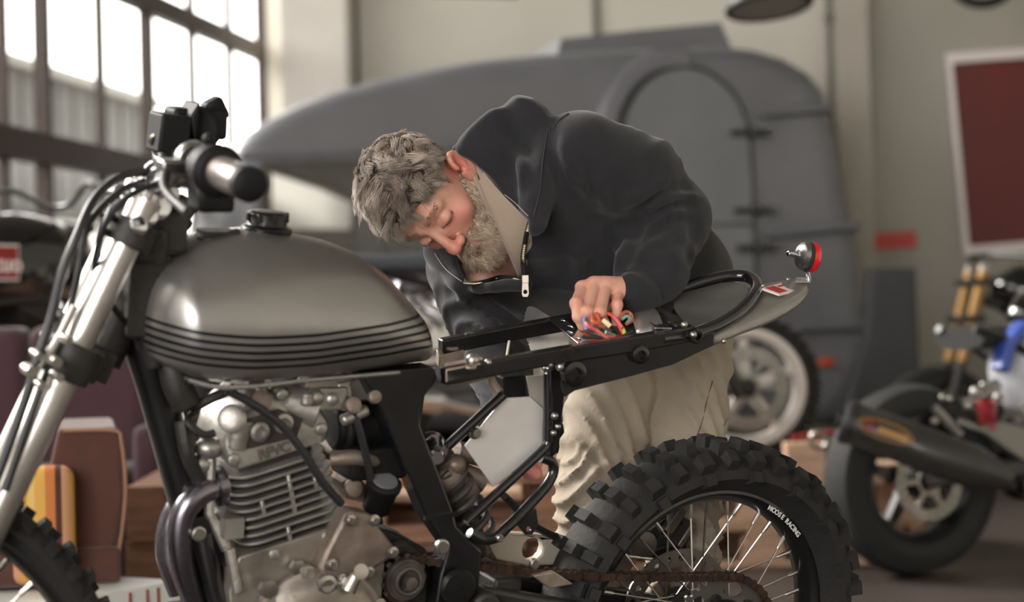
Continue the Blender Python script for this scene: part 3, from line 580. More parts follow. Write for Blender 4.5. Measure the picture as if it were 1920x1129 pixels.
g = Many('hose_fitting', M_bolt, moto)
for (x, y) in ((294, 262), (300, 280)): g.torus(Q(x, y, ww + .02), (0, 1, .5), .009, .004, 16, 6)
# clutter between bar and top clamp
g = G()
for (x, y, r, wv) in ((282, 392, .020, .08), (262, 410, .016, .1), (304, 372, .014, .06), (246, 430, .013, .12), (214, 372, .015, .03), (205, 392, .012, .04)): g.lathe(Q(x, y, wv) - nd * .02, nd + np.array([.3, 0, .2]), [(0, r * .7), (0, r), (.035, r), (.037, r * .6)], 16)
g.tube(QL([(312, 338, .05), (282, 388, .07), (252, 424, .08)]), [.018, .02, .022], 14); g.tube(QL([(322, 352, .0), (300, 400, .02)]), .013, 12); g.build('clamp_hardware', M_chrome, moto, bevel=.002)
g = G()
for (x0, y0, x1, y1, r, wv) in ((355, 372, 322, 425, .02, .05), (345, 400, 300, 450, .022, .04), (330, 330, 292, 350, .016, .0), (340, 315, 310, 335, .014, .02)): g.cyl(Q(x0, y0, wv), Q(x1, y1, wv), r, r * .8, n=12)
g.box(Q(290, 430, .03), (.07, .09, .06)); g.box(Q(268, 455, .05), (.05, .07, .05)); g.build('ignition_bracket', M_dirty, moto, bevel=.008)
def hose(name, pts, r, m=M_cable, n=8): gg = G(); gg.tube(smooth_path(QL(pts), 6), r, n); return gg.build(name, m, moto)
hose('brake_hose', [(330, 330, .0), (271, 323, .04), (220, 335, .08), (175, 376, .11), (143, 445, .13), (118, 506, .13), (98, 587, .13), (75, 660, .13), (40, 770, .13), (0, 880, .13), (-30, 960, .13)], .0062)
hose('throttle_cable', [(345, 300, -.05), (290, 330, .0), (228, 362, .04), (196, 424, .06), (184, 490, .05), (210, 560, .0), (300, 620, -.03)], .0045)
hose('clutch_cable', [(335, 345, .1), (277, 350, .12), (222, 385, .13), (190, 440, .12), (180, 520, .08), (230, 600, .05), (300, 690, .05), (390, 720, .08)], .0045)
hose('speedometer_cable', [(300, 360, .02), (240, 350, .05), (165, 420, .09), (150, 500, .10), (128, 590, .10), (90, 690, .12), (50, 800, .13), (10, 920, .13)], .005)
hose('wiring_loom', [(260, 440, .03), (225, 520, .02), (255, 560, .01), (300, 600, .0), (350, 640, -.02)], .008, M_dirty)
g = Many('hose_clamp', M_bolt, moto)
for (x, y, r) in ((48, 690, .013), (62, 660, .009), (95, 672, .012), (118, 632, .010), (100, 700, .010), (68, 716, .009)): p = Q(x, y, .135); g.cyl(p, p + [0, -.03, 0], r * .62, n=12)
g.tube(QL([(58, 700, .13), (95, 660, .13), (118, 620, .12), (140, 575, .11)]), .006, 8)
# --- frame
def plate(name, pts, w, th, m=M_black, par=None, bevel=.004, holes=()):
    g = G(); P_ = [Q(x, y, w) for x, y in pts]
    H = [[Q(x, y, w) + np.array([r * math.cos(a), 0, r * math.sin(a)]) for a in np.arange(12) * math.pi / 6][::-1] for x, y, r in holes]
    if H: g.panel([P_] + H, (0, th, 0))
    else: g.prism(P_, (0, th, 0))
    return g.build(name, m, par or moto, bevel=bevel)
g = G(); g.tube(QL([(252, 470, 0), (235, 540, 0)]), [.036, .034], 20)
g.tube(smooth_path(QL([(238, 520, 0), (262, 610, 0), (296, 740, 0), (332, 870, 0), (364, 985, 0), (398, 1100, 0), (430, 1200, 0)]), 5), [.036, .034, .028, .028, .028, .024, .024], 16); g.build('down_tube', M_black, moto)
g = G(); g.tube(smooth_path(QL([(268, 540, .02), (300, 600, .03), (318, 660, .04), (330, 720, .05), (352, 760, .05)]), 5), .021, 12); g.tube(smooth_path(QL([(260, 480, .02), (285, 560, .03), (276, 620, .05), (290, 690, .05)]), 5), .012, 10); g.box(Q(262, 545, .02), (.06, .09, .12)); g.build('head_gusset', M_dirty, moto, bevel=.01)
g = G(); g.tube([Q(290, 520, 0), Q(420, 560, 0), Q(600, 610, 0), Q(740, 660, 0)], .030, 14); g.build('spine_tube', M_black, moto)
plate('frame_side_plate', [(678, 700), (816, 690), (822, 712), (798, 742), (789, 770), (790, 800), (852, 962), (858, 990), (880, 1010), (905, 1034), (900, 1090), (895, 1150), (850, 1180), (815, 1150), (826, 1080), (842, 1030), (800, 970), (758, 870), (724, 790), (700, 740)], .085, .045)
plate('far_side_plate', [(678, 700), (816, 690), (798, 742), (790, 800), (852, 962), (905, 1034), (895, 1150), (850, 1180), (815, 1150), (842, 1030), (800, 970), (724, 790)], -.05, .04)
Many('frame_weld', M_black, moto).box(Q(826, 968, .088), (.055, .006, .006), roty(-.05)); Many('pivot_cover', M_black, moto).lathe(Q(856, 1100, .09), (0, -1, 0), [(0, .028), (.006, .03), (.012, .026), (.013, .01)], 28)
g = Many('frame_bolt', M_bolt, moto)
for (x, y, r, wv) in ((827, 1024, .0115, .1), (371, 1000, .011, .05), (1000, 1056, .008, .1), (935, 1008, .006, .1)): g.lathe(Q(x, y, wv), (0, -1, 0), [(0, r), (.006, r), (.007, r * .8), (.009, r * .75)], 16)
# subframe rails (rectangular), rear loop
def rail(g, a, b, hh=.011, ww_=.010):
    d = unit(b - a); up = np.array([0, 0, 1.]); sd = unit(np.cross(up, d)); u2 = np.cross(d, sd); L = np.linalg.norm(b - a); g.box((a + b) / 2, (L, ww_ * 2, hh * 2), np.stack([d, sd, u2], 1))
def rect_sweep(g, pts, hh=.0125, ww_=.010):
    vs = []
    for i, p in enumerate(pts):
        d = unit(pts[min(i + 1, len(pts) - 1)] - pts[max(i - 1, 0)]); sd = unit(np.cross([0, 0, 1.], d)); u2 = np.cross(d, sd); vs += [p + sd * a * ww_ + u2 * b * hh for a, b in ((-1, -1), (1, -1), (1, 1), (-1, 1))]
    n = len(pts); g.add(vs, [(4 * i + k, 4 * i + (k + 1) % 4, 4 * i + 4 + (k + 1) % 4, 4 * i + 4 + k) for i in range(n - 1) for k in range(4)] + [(0, 1, 2, 3), tuple(4 * (n - 1) + k for k in range(4))])
g = G(); nr = QL([(830, 706, .095), (940, 685, .095), (1060, 664, .095), (1180, 645, .095), (1300, 624, .09)]); rect_sweep(g, nr); g.build('subframe_rail', M_black, moto, bevel=.003); g = G()
fr_ = QL([(826, 650, -.085), (930, 629, -.085), (1050, 607, -.085), (1170, 585, -.085), (1235, 570, -.085)]); rect_sweep(g, fr_)
g.build('subframe_rail', M_black, moto, bevel=.003)
g = G(); g.tube(smooth_path(QL([(1240, 636, .094), (1300, 627, .09), (1345, 611, .085), (1385, 586, .07), (1411, 558, .045), (1419, 537, .0), (1408, 522, -.045), (1378, 517, -.07), (1330, 525, -.082), (1280, 542, -.085), (1235, 560, -.085), (1180, 578, -.085)]), 7), .0105, 16); g.build('seat_loop', mat('gloss black tube', (30, 30, 34), .12, .35, coat=.8), moto)
g = G(); sp1 = [(1062, 672), (1180, 652), (1300, 632), (1340, 622), (1338, 648), (1262, 684), (1190, 704), (1120, 722), (1078, 733), (1060, 745), (1052, 720)]
plate('fender_skirt', sp1, .100, .004, mat('gloss black sheet', (26, 26, 28), .2, coat=.5), bevel=.001)
# fender: channel section under the loop, out to the tip
M_fen = mat('bare sheet steel', (146, 142, 136), .4, .55, var=.16, vscale=9, bump=.03, bscale=30)
near_top = QL([(1180, 662, .09), (1260, 645, .09), (1340, 624, .088), (1400, 600, .085), (1450, 578, .078), (1490, 560, .062), (1508, 546, .04), (1515, 535, .015)])
far_top = [p * [1, 0, 1] + np.array([0, -p[1], 0]) for p in near_top]
tipz = near_top[-1]
rows_ = []
for i, (a, b) in enumerate(zip(near_top, far_top)):
    dz = [-.036, -.034, -.018, -.019, -.023, -.018, -.014, -.008][i]; c_ = (a + b) / 2
    row = [a + [0, -.004, dz], a + [0, -.004, dz * .45], a + [0, -.001, -.006]] + [a + (b - a) * t + [0, 0, .012 * math.sin(math.pi * t)] for t in np.linspace(.04, .96, 9)] + [b + [0, .001, -.006], b + [0, .004, dz * .45], b + [0, .004, dz]]
    rows_.append(row)
K = len(rows_[0]); vs = [q for r in rows_ for q in r]; endc = tipz * [1, 0, 1] + np.array([.012, 0, -.012])
g = G(); fs = [(i * K + k, i * K + k + 1, (i + 1) * K + k + 1, (i + 1) * K + k) for i in range(len(rows_) - 1) for k in range(K - 1)]
vs += [endc]; e = len(vs) - 1; b0 = (len(rows_) - 1) * K; fs += [(b0 + k, b0 + k + 1, e) for k in range(K - 1)]
g.add(vs, fs); fen = g.build('rear_fender', M_fen, moto, smooth=35, sub=1); sm_ = fen.modifiers.new('thick', 'SOLIDIFY'); sm_.thickness = .002
# tray plates inside the frame
def quadplate(name, pts, m, par=None, th=.003, bev=.001):
    g = G(); g.prism(QL(pts), (0, 0, -th)); return g.build(name, m, par or moto, bevel=bev)
quadplate('seat_pan', [(1252, 620, .082), (1180, 632, .082), (1100, 590, -.075), (1190, 574, -.078), (1268, 553, -.078)], mat('dark tray', (60, 60, 62), .5, .4, var=.3), None)
quadplate('seat_pan', [(1290, 616, .078), (1352, 598, .075), (1394, 570, .05), (1404, 545, .0), (1392, 530, -.04), (1352, 530, -.07), (1250, 556, -.078)], mat('loop tray steel', (128, 126, 124), .38, .6, var=.3, vscale=12, bump=.05, bscale=30), None)
g = G(); pc = [Q(1195, 629, .075), Q(1244, 619, .075), Q(1215, 585, -.05), Q(1168, 592, -.05)]; m_ = sum(pc) / 4; pc2 = [p + [0, 0, .0] for p in pc]
vs = []; 
for t in np.linspace(0, 1, 9):
    a, b = pc[0] * (1 - t) + pc[3] * t, pc[1] * (1 - t) + pc[2] * t; z = .014 * math.sin(math.pi * t); vs += [a + [0, 0, z], b + [0, 0, z + .004]]
g.add(vs, [(2 * i, 2 * i + 1, 2 * i + 3, 2 * i + 2) for i in range(8)]); o = g.build('battery_cover', mat('polished tray', (185, 182, 180), .3, .8, var=.1), moto); o.modifiers.new('t', 'SOLIDIFY').thickness = .003
def crossbar(x0, y0, x1, y1, name, m, r=.006):
    g = G(); a, b = Q(x0, y0, -.082), Q(x1, y1, .09); d = unit(b - a); sd = unit(np.cross(d, [0, 0, 1])); M = np.stack([d, sd, np.cross(d, sd)], 1)
    L_ = np.linalg.norm(b - a); o_ = lambda t, s: a + d * t * L_ + sd * s
    rect = [o_(0, -.014), o_(1, -.014), o_(1, .014), o_(0, .014)]
    hs = []
    for t in (.16, .38, .60, .82):
        for s in (-.006,): c_ = o_(t, s * (1 if int(t * 10) % 2 else -1)); hs.append([c_ + d * .012 * math.cos(q) * 1.0 + sd * .0042 * math.sin(q) for q in np.arange(10) * math.pi / 5][::-1])
    g.panel([rect] + hs, np.cross(d, sd) * -.003); return g.build(name, m, moto, bevel=.0008)
crossbar(1040, 598, 1101, 648, 'slotted_bracket', M_chrome)
crossbar(1192, 572, 1244, 618, 'slotted_bracket', M_chrome)
g = G(); [g.box(Q(x, y, wv), (.03, .02, .012)) for x, y, wv in ((1215, 578, -.06), (1232, 590, -.03), (1246, 596, 0.), (1262, 606, .04), (1275, 612, .065), (1222, 566, -.075))]
g.tube(smooth_path(QL([(1205, 572, -.07), (1235, 585, -.02), (1262, 600, .03), (1282, 616, .075)]), 5), .009, 8); g.build('rear_crossmember', M_dirty, moto, bevel=.003)
g = Many('mount_boss', M_black, moto)
for (x, y, r) in ((1197, 664, .0145), (1074, 700, .020), (1302, 629, .012)):
    p = Q(x, y, .102); g.lathe(p, (0, -1, 0), [(-.004, r * .5), (-.004, r), (.008, r), (.010, r * .8), (.010, r * .5), (.004, r * .4)], 24)
g = Many('fastener', M_bolt, moto)
for (x, y, r, wv) in ((1300, 628, .006, .115), (1283, 609, .006, .095), (1357, 640, .0045, .104), (1430, 536, .004, .02), (1477, 524, .0045, -.03), (843, 660, .007, -.085), (915, 680, .006, .1), (886, 676, .011, .09)): g.sphere(Q(x, y, wv), (r, r, r), 12)
for pts, nm in (([(818, 655, -.085), (868, 642, -.085), (870, 655, -.075), (824, 668, -.075)], 'far'), ([(836, 692, .105), (900, 680, .105), (935, 682, .09), (845, 706, .09)], 'near')):
    g = G(); g.prism(QL([(x, y, w_) for x, y, w_ in pts]), (0, 0, -.02)); c = sum(QL(pts)) / 4; g.torus(c + [0, 0, .002], (0, 0, 1), .009, .0035, 20, 8); g.build('rail_end_bracket', mat('worn bracket', (160, 146, 134), .45, .7, var=.25, vscale=30), moto, bevel=.003)
quadplate('rail_gusset', [(826, 706, .09), (930, 690, .09), (900, 668, -.02), (836, 680, -.02)], M_alub)
# sticker + tail light on the fender
def fz(x, y, wv, dz=.0): return Q(x, y, wv) + [0, 0, dz]
st = [fz(1427, 543, .025), fz(1461, 555, .055), fz(1512, 541, .02), fz(1481, 529, -.012)]
def stick(a, b, c, d, off): f = lambda s, t: (st[0] * (1 - s) + st[3] * s) * (1 - t) + (st[1] * (1 - s) + st[2] * s) * t + np.array([0, 0, off]); return [f(a, b), f(c, b), f(c, d), f(a, d)]
g = G(); g.prism(stick(0, 0, 1, 1, .0025), (0, 0, -.003)); sk_ = g.build('rating_sticker', mat('sticker white', (226, 214, 208), .5), fen)
g = G(); g.prism(stick(.07, .1, .36, .9, .0032), (0, 0, -.001)); g.prism(stick(.66, .1, .93, .9, .0032), (0, 0, -.001)); g.prism(stick(.42, .2, .6, .35, .0032), (0, 0, -.001)); g.build('sticker_print', mat('sticker red', (176, 62, 56), .5), sk_, smooth=0)
tl = Q(1506, 480, 0.); axt = unit(QL([(1535, 474, .0)])[0] - QL([(1500, 482, 0)])[0]) ; axt = unit(np.array([.95, -.25, -.12]))
g = G(); g.lathe(tl, axt, [(-.012, .006), (-.010, .016), (-.004, .0235), (.004, .025), (.006, .023)], 32); tlo = g.build('tail_light', mat('lamp chrome', (150, 148, 150), .25, .9), moto)
g = G(); g.lathe(tl, axt, [(.005, .0255), (.009, .0265), (.011, .0255)], 32); g.build('light_gasket', M_rub, tlo)
g = G(); g.lathe(tl, axt, [(.009, .024), (.011, .0255), (.020, .0255), (.024, .022), (.026, .010)], 32); g.build('red_lens', mat('red lens', (205, 22, 32), .15, coat=.6, emis=.0), tlo)
g = G(); g.tube([tl + axt * -.003 + [0, 0, -.01], Q(1513, 505, 0), Q(1517, 524, 0), Q(1508, 532, 0)], .004, 8); g.prism(QL([(1493, 528, .02), (1520, 528, .02), (1518, 520, -.02), (1492, 520, -.02)]), (0, 0, -.003)); g.lathe(tl - axt * .012, -axt, [(0, .006), (.016, .006), (.018, .003)], 8); g.build('light_bracket', M_chrome, tlo, bevel=.001)
# --- centre of the bike: brace tubes, side plate
M_pl = mat('scratched aluminium plate', (224, 221, 218), .36, .45, var=.10, vscale=10, bump=.06, bscale=25)
g = G(); hx = QL([(946, 747, .05), (994, 744, .05), (1019, 766, .05), (1018, 838, .05), (925, 914, .05), (871, 836, .05)]); g.prism(hx, (0, .003, 0)); spl = g.build('side_plate', M_pl, moto, bevel=.001)
g = G(); g.lathe(Q(889, 810, .052), (0, -1, 0), [(0, .011), (.003, .011), (.004, .008), (.010, .007)], 12); g.build('plate_bolt', M_bolt, spl)
g = G(); g.prism(QL([(988, 706, .045), (1022, 703, .045), (1021, 765, .045), (1010, 765, .045), (994, 745, .045)]), (0, .003, 0)); g.build('upper_plate', mat('beige plate', (176, 168, 158), .5, .3), moto)
g = G(); g.prism(QL([(944, 708, .03), (987, 704, .03), (989, 744, .03), (948, 750, .03)]), (0, .05, 0)); g.build('relay_box', mat('matt black', (15, 15, 16), .6, spec=.25), moto, bevel=.004)
g = G(); g.tube(QL([(838, 838, .055), (943, 741, .055)]), .0078, 14); g.tube(smooth_path(QL([(874, 980, .07), (950, 908, .068), (1012, 850, .062), (1026, 832, .06), (1028, 810, .06), (1028, 700, .06)]), 6), .0078, 14)
g.build('brace_tube', mat('gloss black tube', (30, 30, 34), .12), moto)
g = G(); g.tube(smooth_path(QL([(1014, 858, .055), (1034, 866, .055), (1037, 886, .055), (1022, 914, .06), (985, 955, .07), (950, 990, .08), (930, 1008, .08), (905, 1012, .08), (880, 1000, .08)]), 6), .0085, 14); g.build('footrest_loop', M_black, moto)
plate('peg_tab', [(960, 975), (1006, 955), (1010, 985), (998, 1003), (986, 1004), (975, 990)], .075, .005, M_black, bevel=.001, holes=((992, 992, .0045),))
g = G(); g.prism(QL([(1030, 690, .075), (1066, 684, .075), (1060, 740, .07), (1054, 790, .06), (1048, 846, .055), (1034, 862, .055), (1030, 800, .055)]), (0, .02, 0)); g.build('loop_strut', M_black, moto, bevel=.004)
g = Many('strut_bolt', M_bolt, moto); [g.sphere(Q(x, y, wv), r, 10) for x, y, wv, r in ((1040, 780, .08, .006), (1046, 800, .08, .005), (1038, 812, .08, .005), (1030, 684, .1, .006), (1050, 688, .1, .007), (1020, 690, .1, .004))]
g = G(); g.tube(smooth_path(QL([(920, 708, .03), (925, 722, .035), (936, 738, .045)]), 4), [.006, .008, .009], 8); g.build('zip_tie', mat('worn bracket', (160, 146, 134), .45), moto)
g = G(); g.cyl(Q(955, 640, -.02), Q(948, 682, .03), .002, n=6); g.build('loose_wire', mat('pale wire', (180, 178, 160), .5), moto)
hose('breather_hose', [(945, 930, .02), (970, 955, .0), (1000, 985, -.01), (1045, 1008, -.03), (1090, 1020, -.04)], .0065)
plate('silencer_shield', [(905, 1010), (950, 1000), (1010, 1003), (1060, 1012), (1066, 1060), (990, 1062), (930, 1050)], -.03, .02, mat('beige shield', (176, 166, 152), .55, .2, var=.1), bevel=.006, holes=((1000, 1030, .02),))
# shock absorber
sa, sb = Q(800, 828, .0), Q(880, 985, .0); g = G(); sd_ = unit(sb - sa); g.lathe(sa, sd_, [(-.01, .012), (-.005, .02), (.03, .022), (.035, .03), (.12, .03), (.13, .02), (.22, .014)], 24); shk = g.build('shock_absorber', mat('shock body', (96, 90, 84), .4, .7, var=.3, vscale=30), moto)
g = G(); t_ = np.linspace(0, 1, 120); a_, b_ = frame_of(sd_); g.tube([sa + sd_ * (.05 + .13 * t) + .034 * (a_ * math.cos(t * 2 * math.pi * 6) + b_ * math.sin(t * 2 * math.pi * 6)) for t in t_], .006, 8); g.build('spring', mat('spring grey', (74, 70, 68), .4, .3), shk)
g = G(); g.lathe(Q(812, 832, .03), unit(Q(812, 832, .03) - Q(822, 858, .02)), [(-.02, .018), (0, .019), (.008, .017), (.012, .008)], 20); g.lathe(Q(818, 858, .045), (0, -1, 0), [(-.01, .014), (0, .014), (.004, .01)], 16); g.build('reservoir_cap', M_chrome, shk)
g = G(); g.tube(smooth_path(QL([(855, 845, -.02), (900, 856, -.02), (945, 870, -.02)]), 4), .016, 12); g.tube(QL([(840, 880, -.02), (900, 905, -.02)]), .02, 12); g.sphere(Q(853, 872, .02), .018, 14); g.sphere(Q(838, 900, .02), (.03, .02, .024), 14); g.sphere(Q(868, 920, .01), (.026, .02, .026), 12); g.build('linkage_parts', M_alub, moto)
# --- engine
EC = Q(543, 950, .065); EC[1] = 0; le = R_(14); ea = np.array([-math.sin(le), 0, math.cos(le)]); eb = np.array([math.cos(le), 0, math.sin(le)]); ey = np.array([0, 1., 0])
Me = np.stack([eb, ey, ea], 1)
def rrect(c, hx_, hy, r, n=5):
    out = []
    for cx, cy, a0_ in ((hx_ - r, hy - r, 0), (-hx_ + r, hy - r, 90), (-hx_ + r, -hy + r, 180), (hx_ - r, -hy + r, 270)):
        for k in range(n + 1): a = R_(a0_ + 90 * k / n); out.append(c + Me @ np.array([cx + r * math.cos(a), cy + r * math.sin(a), 0]))
    return out
g = G(); g.prism(rrect(EC - ea * .085, .060, .054, .02), ea * .165); g.build('cylinder_barrel', M_dirty, moto, bevel=.003)  # dark core colour puts shade into the gaps between the fins
g = G()
for i in range(12):
    t = -.078 + i * .0128; hx_ = .078 + (.004 if 2 < i < 10 else -.002) ; g.prism(rrect(EC + ea * t, hx_, .073, .032), ea * .0042)
for (s, i0, i1) in ((-.01, 1, 4), (.005, 5, 10), (-.042, 6, 8), (.045, 7, 9)):
    g.box(EC + ea * (-.078 + (i0 + i1) / 2 * .0128) + eb * s + np.array([0, -.068, 0]), (.006, .010, .0128 * (i1 - i0)), Me)
for s in (-.04, .045): g.lathe(EC + ea * -.060 + eb * s + np.array([0, -.072, 0]), (0, -1, 0), [(-.01, .009), (.004, .009), (.006, .006)], 10)
eng = g.build('cylinder_fins', M_alu, moto, bevel=.0012, bseg=1)
# head: lofted block with domed rocker covers
def eP(b, y, a): return EC + eb * b + ey * y + ea * a
g = G(); g.prism([eP(-.075, -.066, .078), eP(.078, -.066, .078), eP(.088, -.066, .098), eP(.080, -.060, .130), eP(.04, -.055, .165), eP(-.01, -.055, .178), eP(-.055, -.058, .160), eP(-.080, -.064, .118)], (0, .125, 0))
hd = g.build('cylinder_head', M_alu, moto, bevel=.012, bseg=4)
g = G(); g.lathe(eP(-.055, -.052, .150), unit(np.array([-.45, -.85, .25])), [(0, .017), (.012, .017), (.014, .021), (.020, .021), (.023, .016), (.024, .007)], 24); g.build('valve_cap', M_alu, hd)
g = G(); g.tube([eP(.03, -.03, .15), eP(.075, -.045, .125)], [.03, .034], 18); g.sphere(eP(.03, -.035, .152), (.032, .026, .022), 16); g.lathe(eP(-.012, -.05, .172), (0, -.4, 1), [(0, .02), (.01, .02), (.012, .012), (.02, .012)], 14); g.tube([eP(-.06, -.055, .11), eP(-.045, -.063, .15)], .017, 12)
for b_, a_ in ((-.07, .095), (.07, .10), (.02, .168), (-.035, .168)): g.lathe(eP(b_, -.062, a_), (0, -1, 0), [(-.01, .01), (.006, .01), (.008, .006)], 12)
g.build('rocker_cover', M_alu, hd, bevel=.002)
g = G(); g.prism([eP(-.048, -.068, .105), eP(.03, -.068, .10), (eP(.045, -.068, .125)), eP(.01, -.068, .150), eP(-.04, -.068, .148)], (0, .004, 0)); rcs = g.build('port_recess', mat('dark recess', (48, 42, 38), .5), hd, bevel=.002)  # port recess plate in one dark brown
for b_, a_ in ((-.026, .126), (.012, .128)):
    g = G(); g.lathe(eP(b_, -.064, a_), (0, -1, 0), [(-.004, .006), (.002, .0145), (.010, .0145), (.012, .009), (.006, .006)], 18); g.build('port_plug', M_alu, rcs)
g = G(); put_text(g, 'RFVC', .021, eP(-.008, -.0672, .090), eb, ea, thick=.0010, bold=.0008); g.build('cast_lettering', mat('cast dark lettering', (96, 88, 80), .6, .3), hd, smooth=0)
M_case = mat('engine case', (146, 138, 130), .45, .7, var=.35, vscale=16, bump=.15, bscale=60)
plate('crankcase', [(448, 1046), (478, 1036), (600, 998), (645, 985), (700, 975), (712, 1010), (722, 1060), (716, 1120), (722, 1220), (700, 1260), (500, 1270), (440, 1200), (430, 1110)], .075, .15, M_case, bevel=.012)
plate('far_crankcase', [(448, 1046), (478, 1036), (600, 998), (700, 975), (752, 1000), (815, 1100), (800, 1220), (500, 1270), (430, 1110)], -.075, .03, M_dirty, bevel=.008)
plate('starter_cover', [(600, 1064), (612, 1035), (648, 966), (660, 958), (700, 966), (712, 990), (742, 1028), (738, 1046), (690, 1078), (640, 1092), (604, 1084)], .105, .04, M_alub, bevel=.008)
g = G(); ac = Q(592, 1192, .08); g.lathe(ac, (0, -1, 0), [(0, .108), (.010, .108), (.014, .100), (.026, .094), (.034, .080), (.036, .05), (.044, .046), (.046, .02)], 56)
for k in range(9): a = k * 2 * math.pi / 9 + .4; p = ac + np.array([.104 * math.cos(a), 0, .104 * math.sin(a)]); g.lathe(p, (0, -1, 0), [(0, .012), (.014, .012), (.015, .008), (.02, .0075)], 12)
g.build('alternator_cover', M_case, moto)
g = Many('case_bolt', M_bolt, moto); p = Q(610, 1096, .105); g.lathe(p, (0, -1, 0), [(0, .016), (.008, .016), (.010, .010), (.006, .009)], 20); g.cyl(Q(652, 1108, .12), Q(668, 1078, .12), .012, .010); g.lathe(Q(672, 1072, .12), (0, -1, .3), [(0, .012), (.01, .012), (.011, .006)], 12); g.lathe(Q(500, 1102, .09), (0, -1, 0), [(0, .014), (.01, .014), (.011, .008)], 8); g.lathe(Q(555, 1062, .08), (0, -1, 0), [(0, .012), (.01, .012), (.011, .007)], 6)
for x, y in ((620, 1058), (655, 975), (700, 975), (735, 1035), (640, 1085), (690, 1072)): g.lathe(Q(x, y, .107), (0, -1, 0), [(0, .009), (.005, .009), (.006, .005), (.009, .005)], 12)
g = G(); p = Q(762, 1088, .085); g.lathe(p, (0, -1, 0), [(-.01, .032), (.0, .032), (.0, .028), (.006, .028), (.006, .020), (.002, .020)], 28); g.torus(p + [0, -.008, 0], (0, 1, 0), .020, .0035, 28, 8); g.lathe(p, (0, -1, 0), [(0, .010), (.02, .010), (.021, .005)], 14)
for k in range(13): a = k * 2 * math.pi / 13; g.box(p + np.array([.032 * math.cos(a), .012, .032 * math.sin(a)]), (.012, .006, .008), roty(-a))
g.build('drive_sprocket', mat('rusty steel', (92, 86, 82), .55, .6, var=.4, vscale=30), moto)
plate('gearbox_side', [(690, 985), (745, 1000), (800, 1030), (822, 1100), (805, 1230), (720, 1250), (705, 1120)], .045, .10, M_dirty, bevel=.01)
plate('sprocket_guard', [(700, 1030), (760, 1010), (800, 1040), (812, 1090), (800, 1180), (720, 1200), (700, 1110)], .055, .05, M_dirty, bevel=.01)
# intake side
g = G(); g.tube(QL([(620, 800, .0), (690, 790, .0), (745, 780, .0)]), [.036, .045, .05], 20); g.lathe(Q(640, 800, .0), (1, 0, 0), [(-.008, .03), (-.008, .044), (.008, .044), (.008, .03)], 24, True); g.box(Q(690, 860, .02), (.09, .08, .05)); g.build('intake_boot', mat('matt black', (15, 15, 16), .6, spec=.25), moto, bevel=.006)
g = G(); pc_ = Q(721, 905, .07); ax = unit(np.array([.0, -.45, .9])); g.lathe(pc_, ax, [(-.05, .022), (-.012, .024), (-.008, .027), (.0, .027), (.004, .022)], 24); crb = g.build('breather_filter', mat('matt black', (15, 15, 16), .6, spec=.25), moto)
g = G(); g.lathe(pc_, ax, [(.0035, .004), (.0035, .02), (.0055, .019), (.006, .004)], 24); g.build('filter_cap', mat('cap grey', (92, 94, 98), .5), crb)
g = G(); g.box(Q(610, 715, .05), (.075, .03, .022), roty(.1)); g.box(Q(610, 742, .05), (.05, .05, .035)); g.box(Q(645, 740, .06), (.022, .02, .045), roty(-.25)); g.tube(QL([(640, 790, .07), (690, 768, .07)]), .009, 10); g.box(Q(665, 722, .03), (.045, .05, .04)); g.sphere(Q(590, 745, .07), .014, 12); g.sphere(Q(620, 748, .07), .012, 12); g.cyl(Q(575, 735, .08), Q(575, 760, .08), .01); g.build('carburettor', M_alu, moto, bevel=.004)
g = Many('engine_fitting', M_alub, moto); [g.lathe(Q(x, y, wv), (0, -1, .3), [(0, r), (.008, r), (.01, r * .6)], 12) for x, y, wv, r in ((487, 752, .07, .016), (465, 745, .06, .010), (660, 760, .08, .012), (700, 745, .08, .010), (660, 915, .05, .014), (480, 722, .05, .012))]; g.tube(smooth_path(QL([(620, 862, .05), (660, 858, .06), (700, 864, .05), (730, 880, .03)]), 5), .012, 10); g.prism(QL([(640, 905, .04), (665, 890, .04), (705, 925, .04), (690, 945, .04), (650, 935, .04)]), (0, .04, 0))
g = G(); g.tube(smooth_path(QL([(345, 745, .0), (365, 770, .02), (352, 790, .04), (380, 815, .05), (402, 812, .05)]), 5), .006, 8); g.tube(smooth_path(QL([(340, 700, .02), (355, 760, .04), (400, 745, .05), (440, 728, .05)]), 5), .008, 8); g.tube(smooth_path(QL([(340, 790, .03), (350, 850, .04), (372, 900, .03), (380, 940, .03)]), 5), .011, 8); g.build('engine_loom', M_dirty, moto)
hose('spark_lead', [(425, 732, .085), (480, 762, .095), (530, 800, .10), (570, 850, .105), (605, 905, .105), (640, 945, .10)], .0062)
hose('fuel_line', [(655, 755, .07), (672, 800, .075), (690, 870, .07), (700, 930, .06), (712, 980, .05)], .006)
g = Many('oil_line', M_alu, moto); [g.sphere(Q(x, y, wv), (.022, .02, .017), 10) for x, y, wv in ((380, 870, .02), (392, 840, .03), (385, 920, .02), (398, 1040, .02))]; g.tube(QL([(395, 860, .03), (392, 960, .04), (425, 1030, .05)]), .008, 8); g.tube(QL([(430, 1030, .07), (445, 1110, .08)]), .008, 8); g.box(Q(430, 985, .05), (.03, .04, .03))
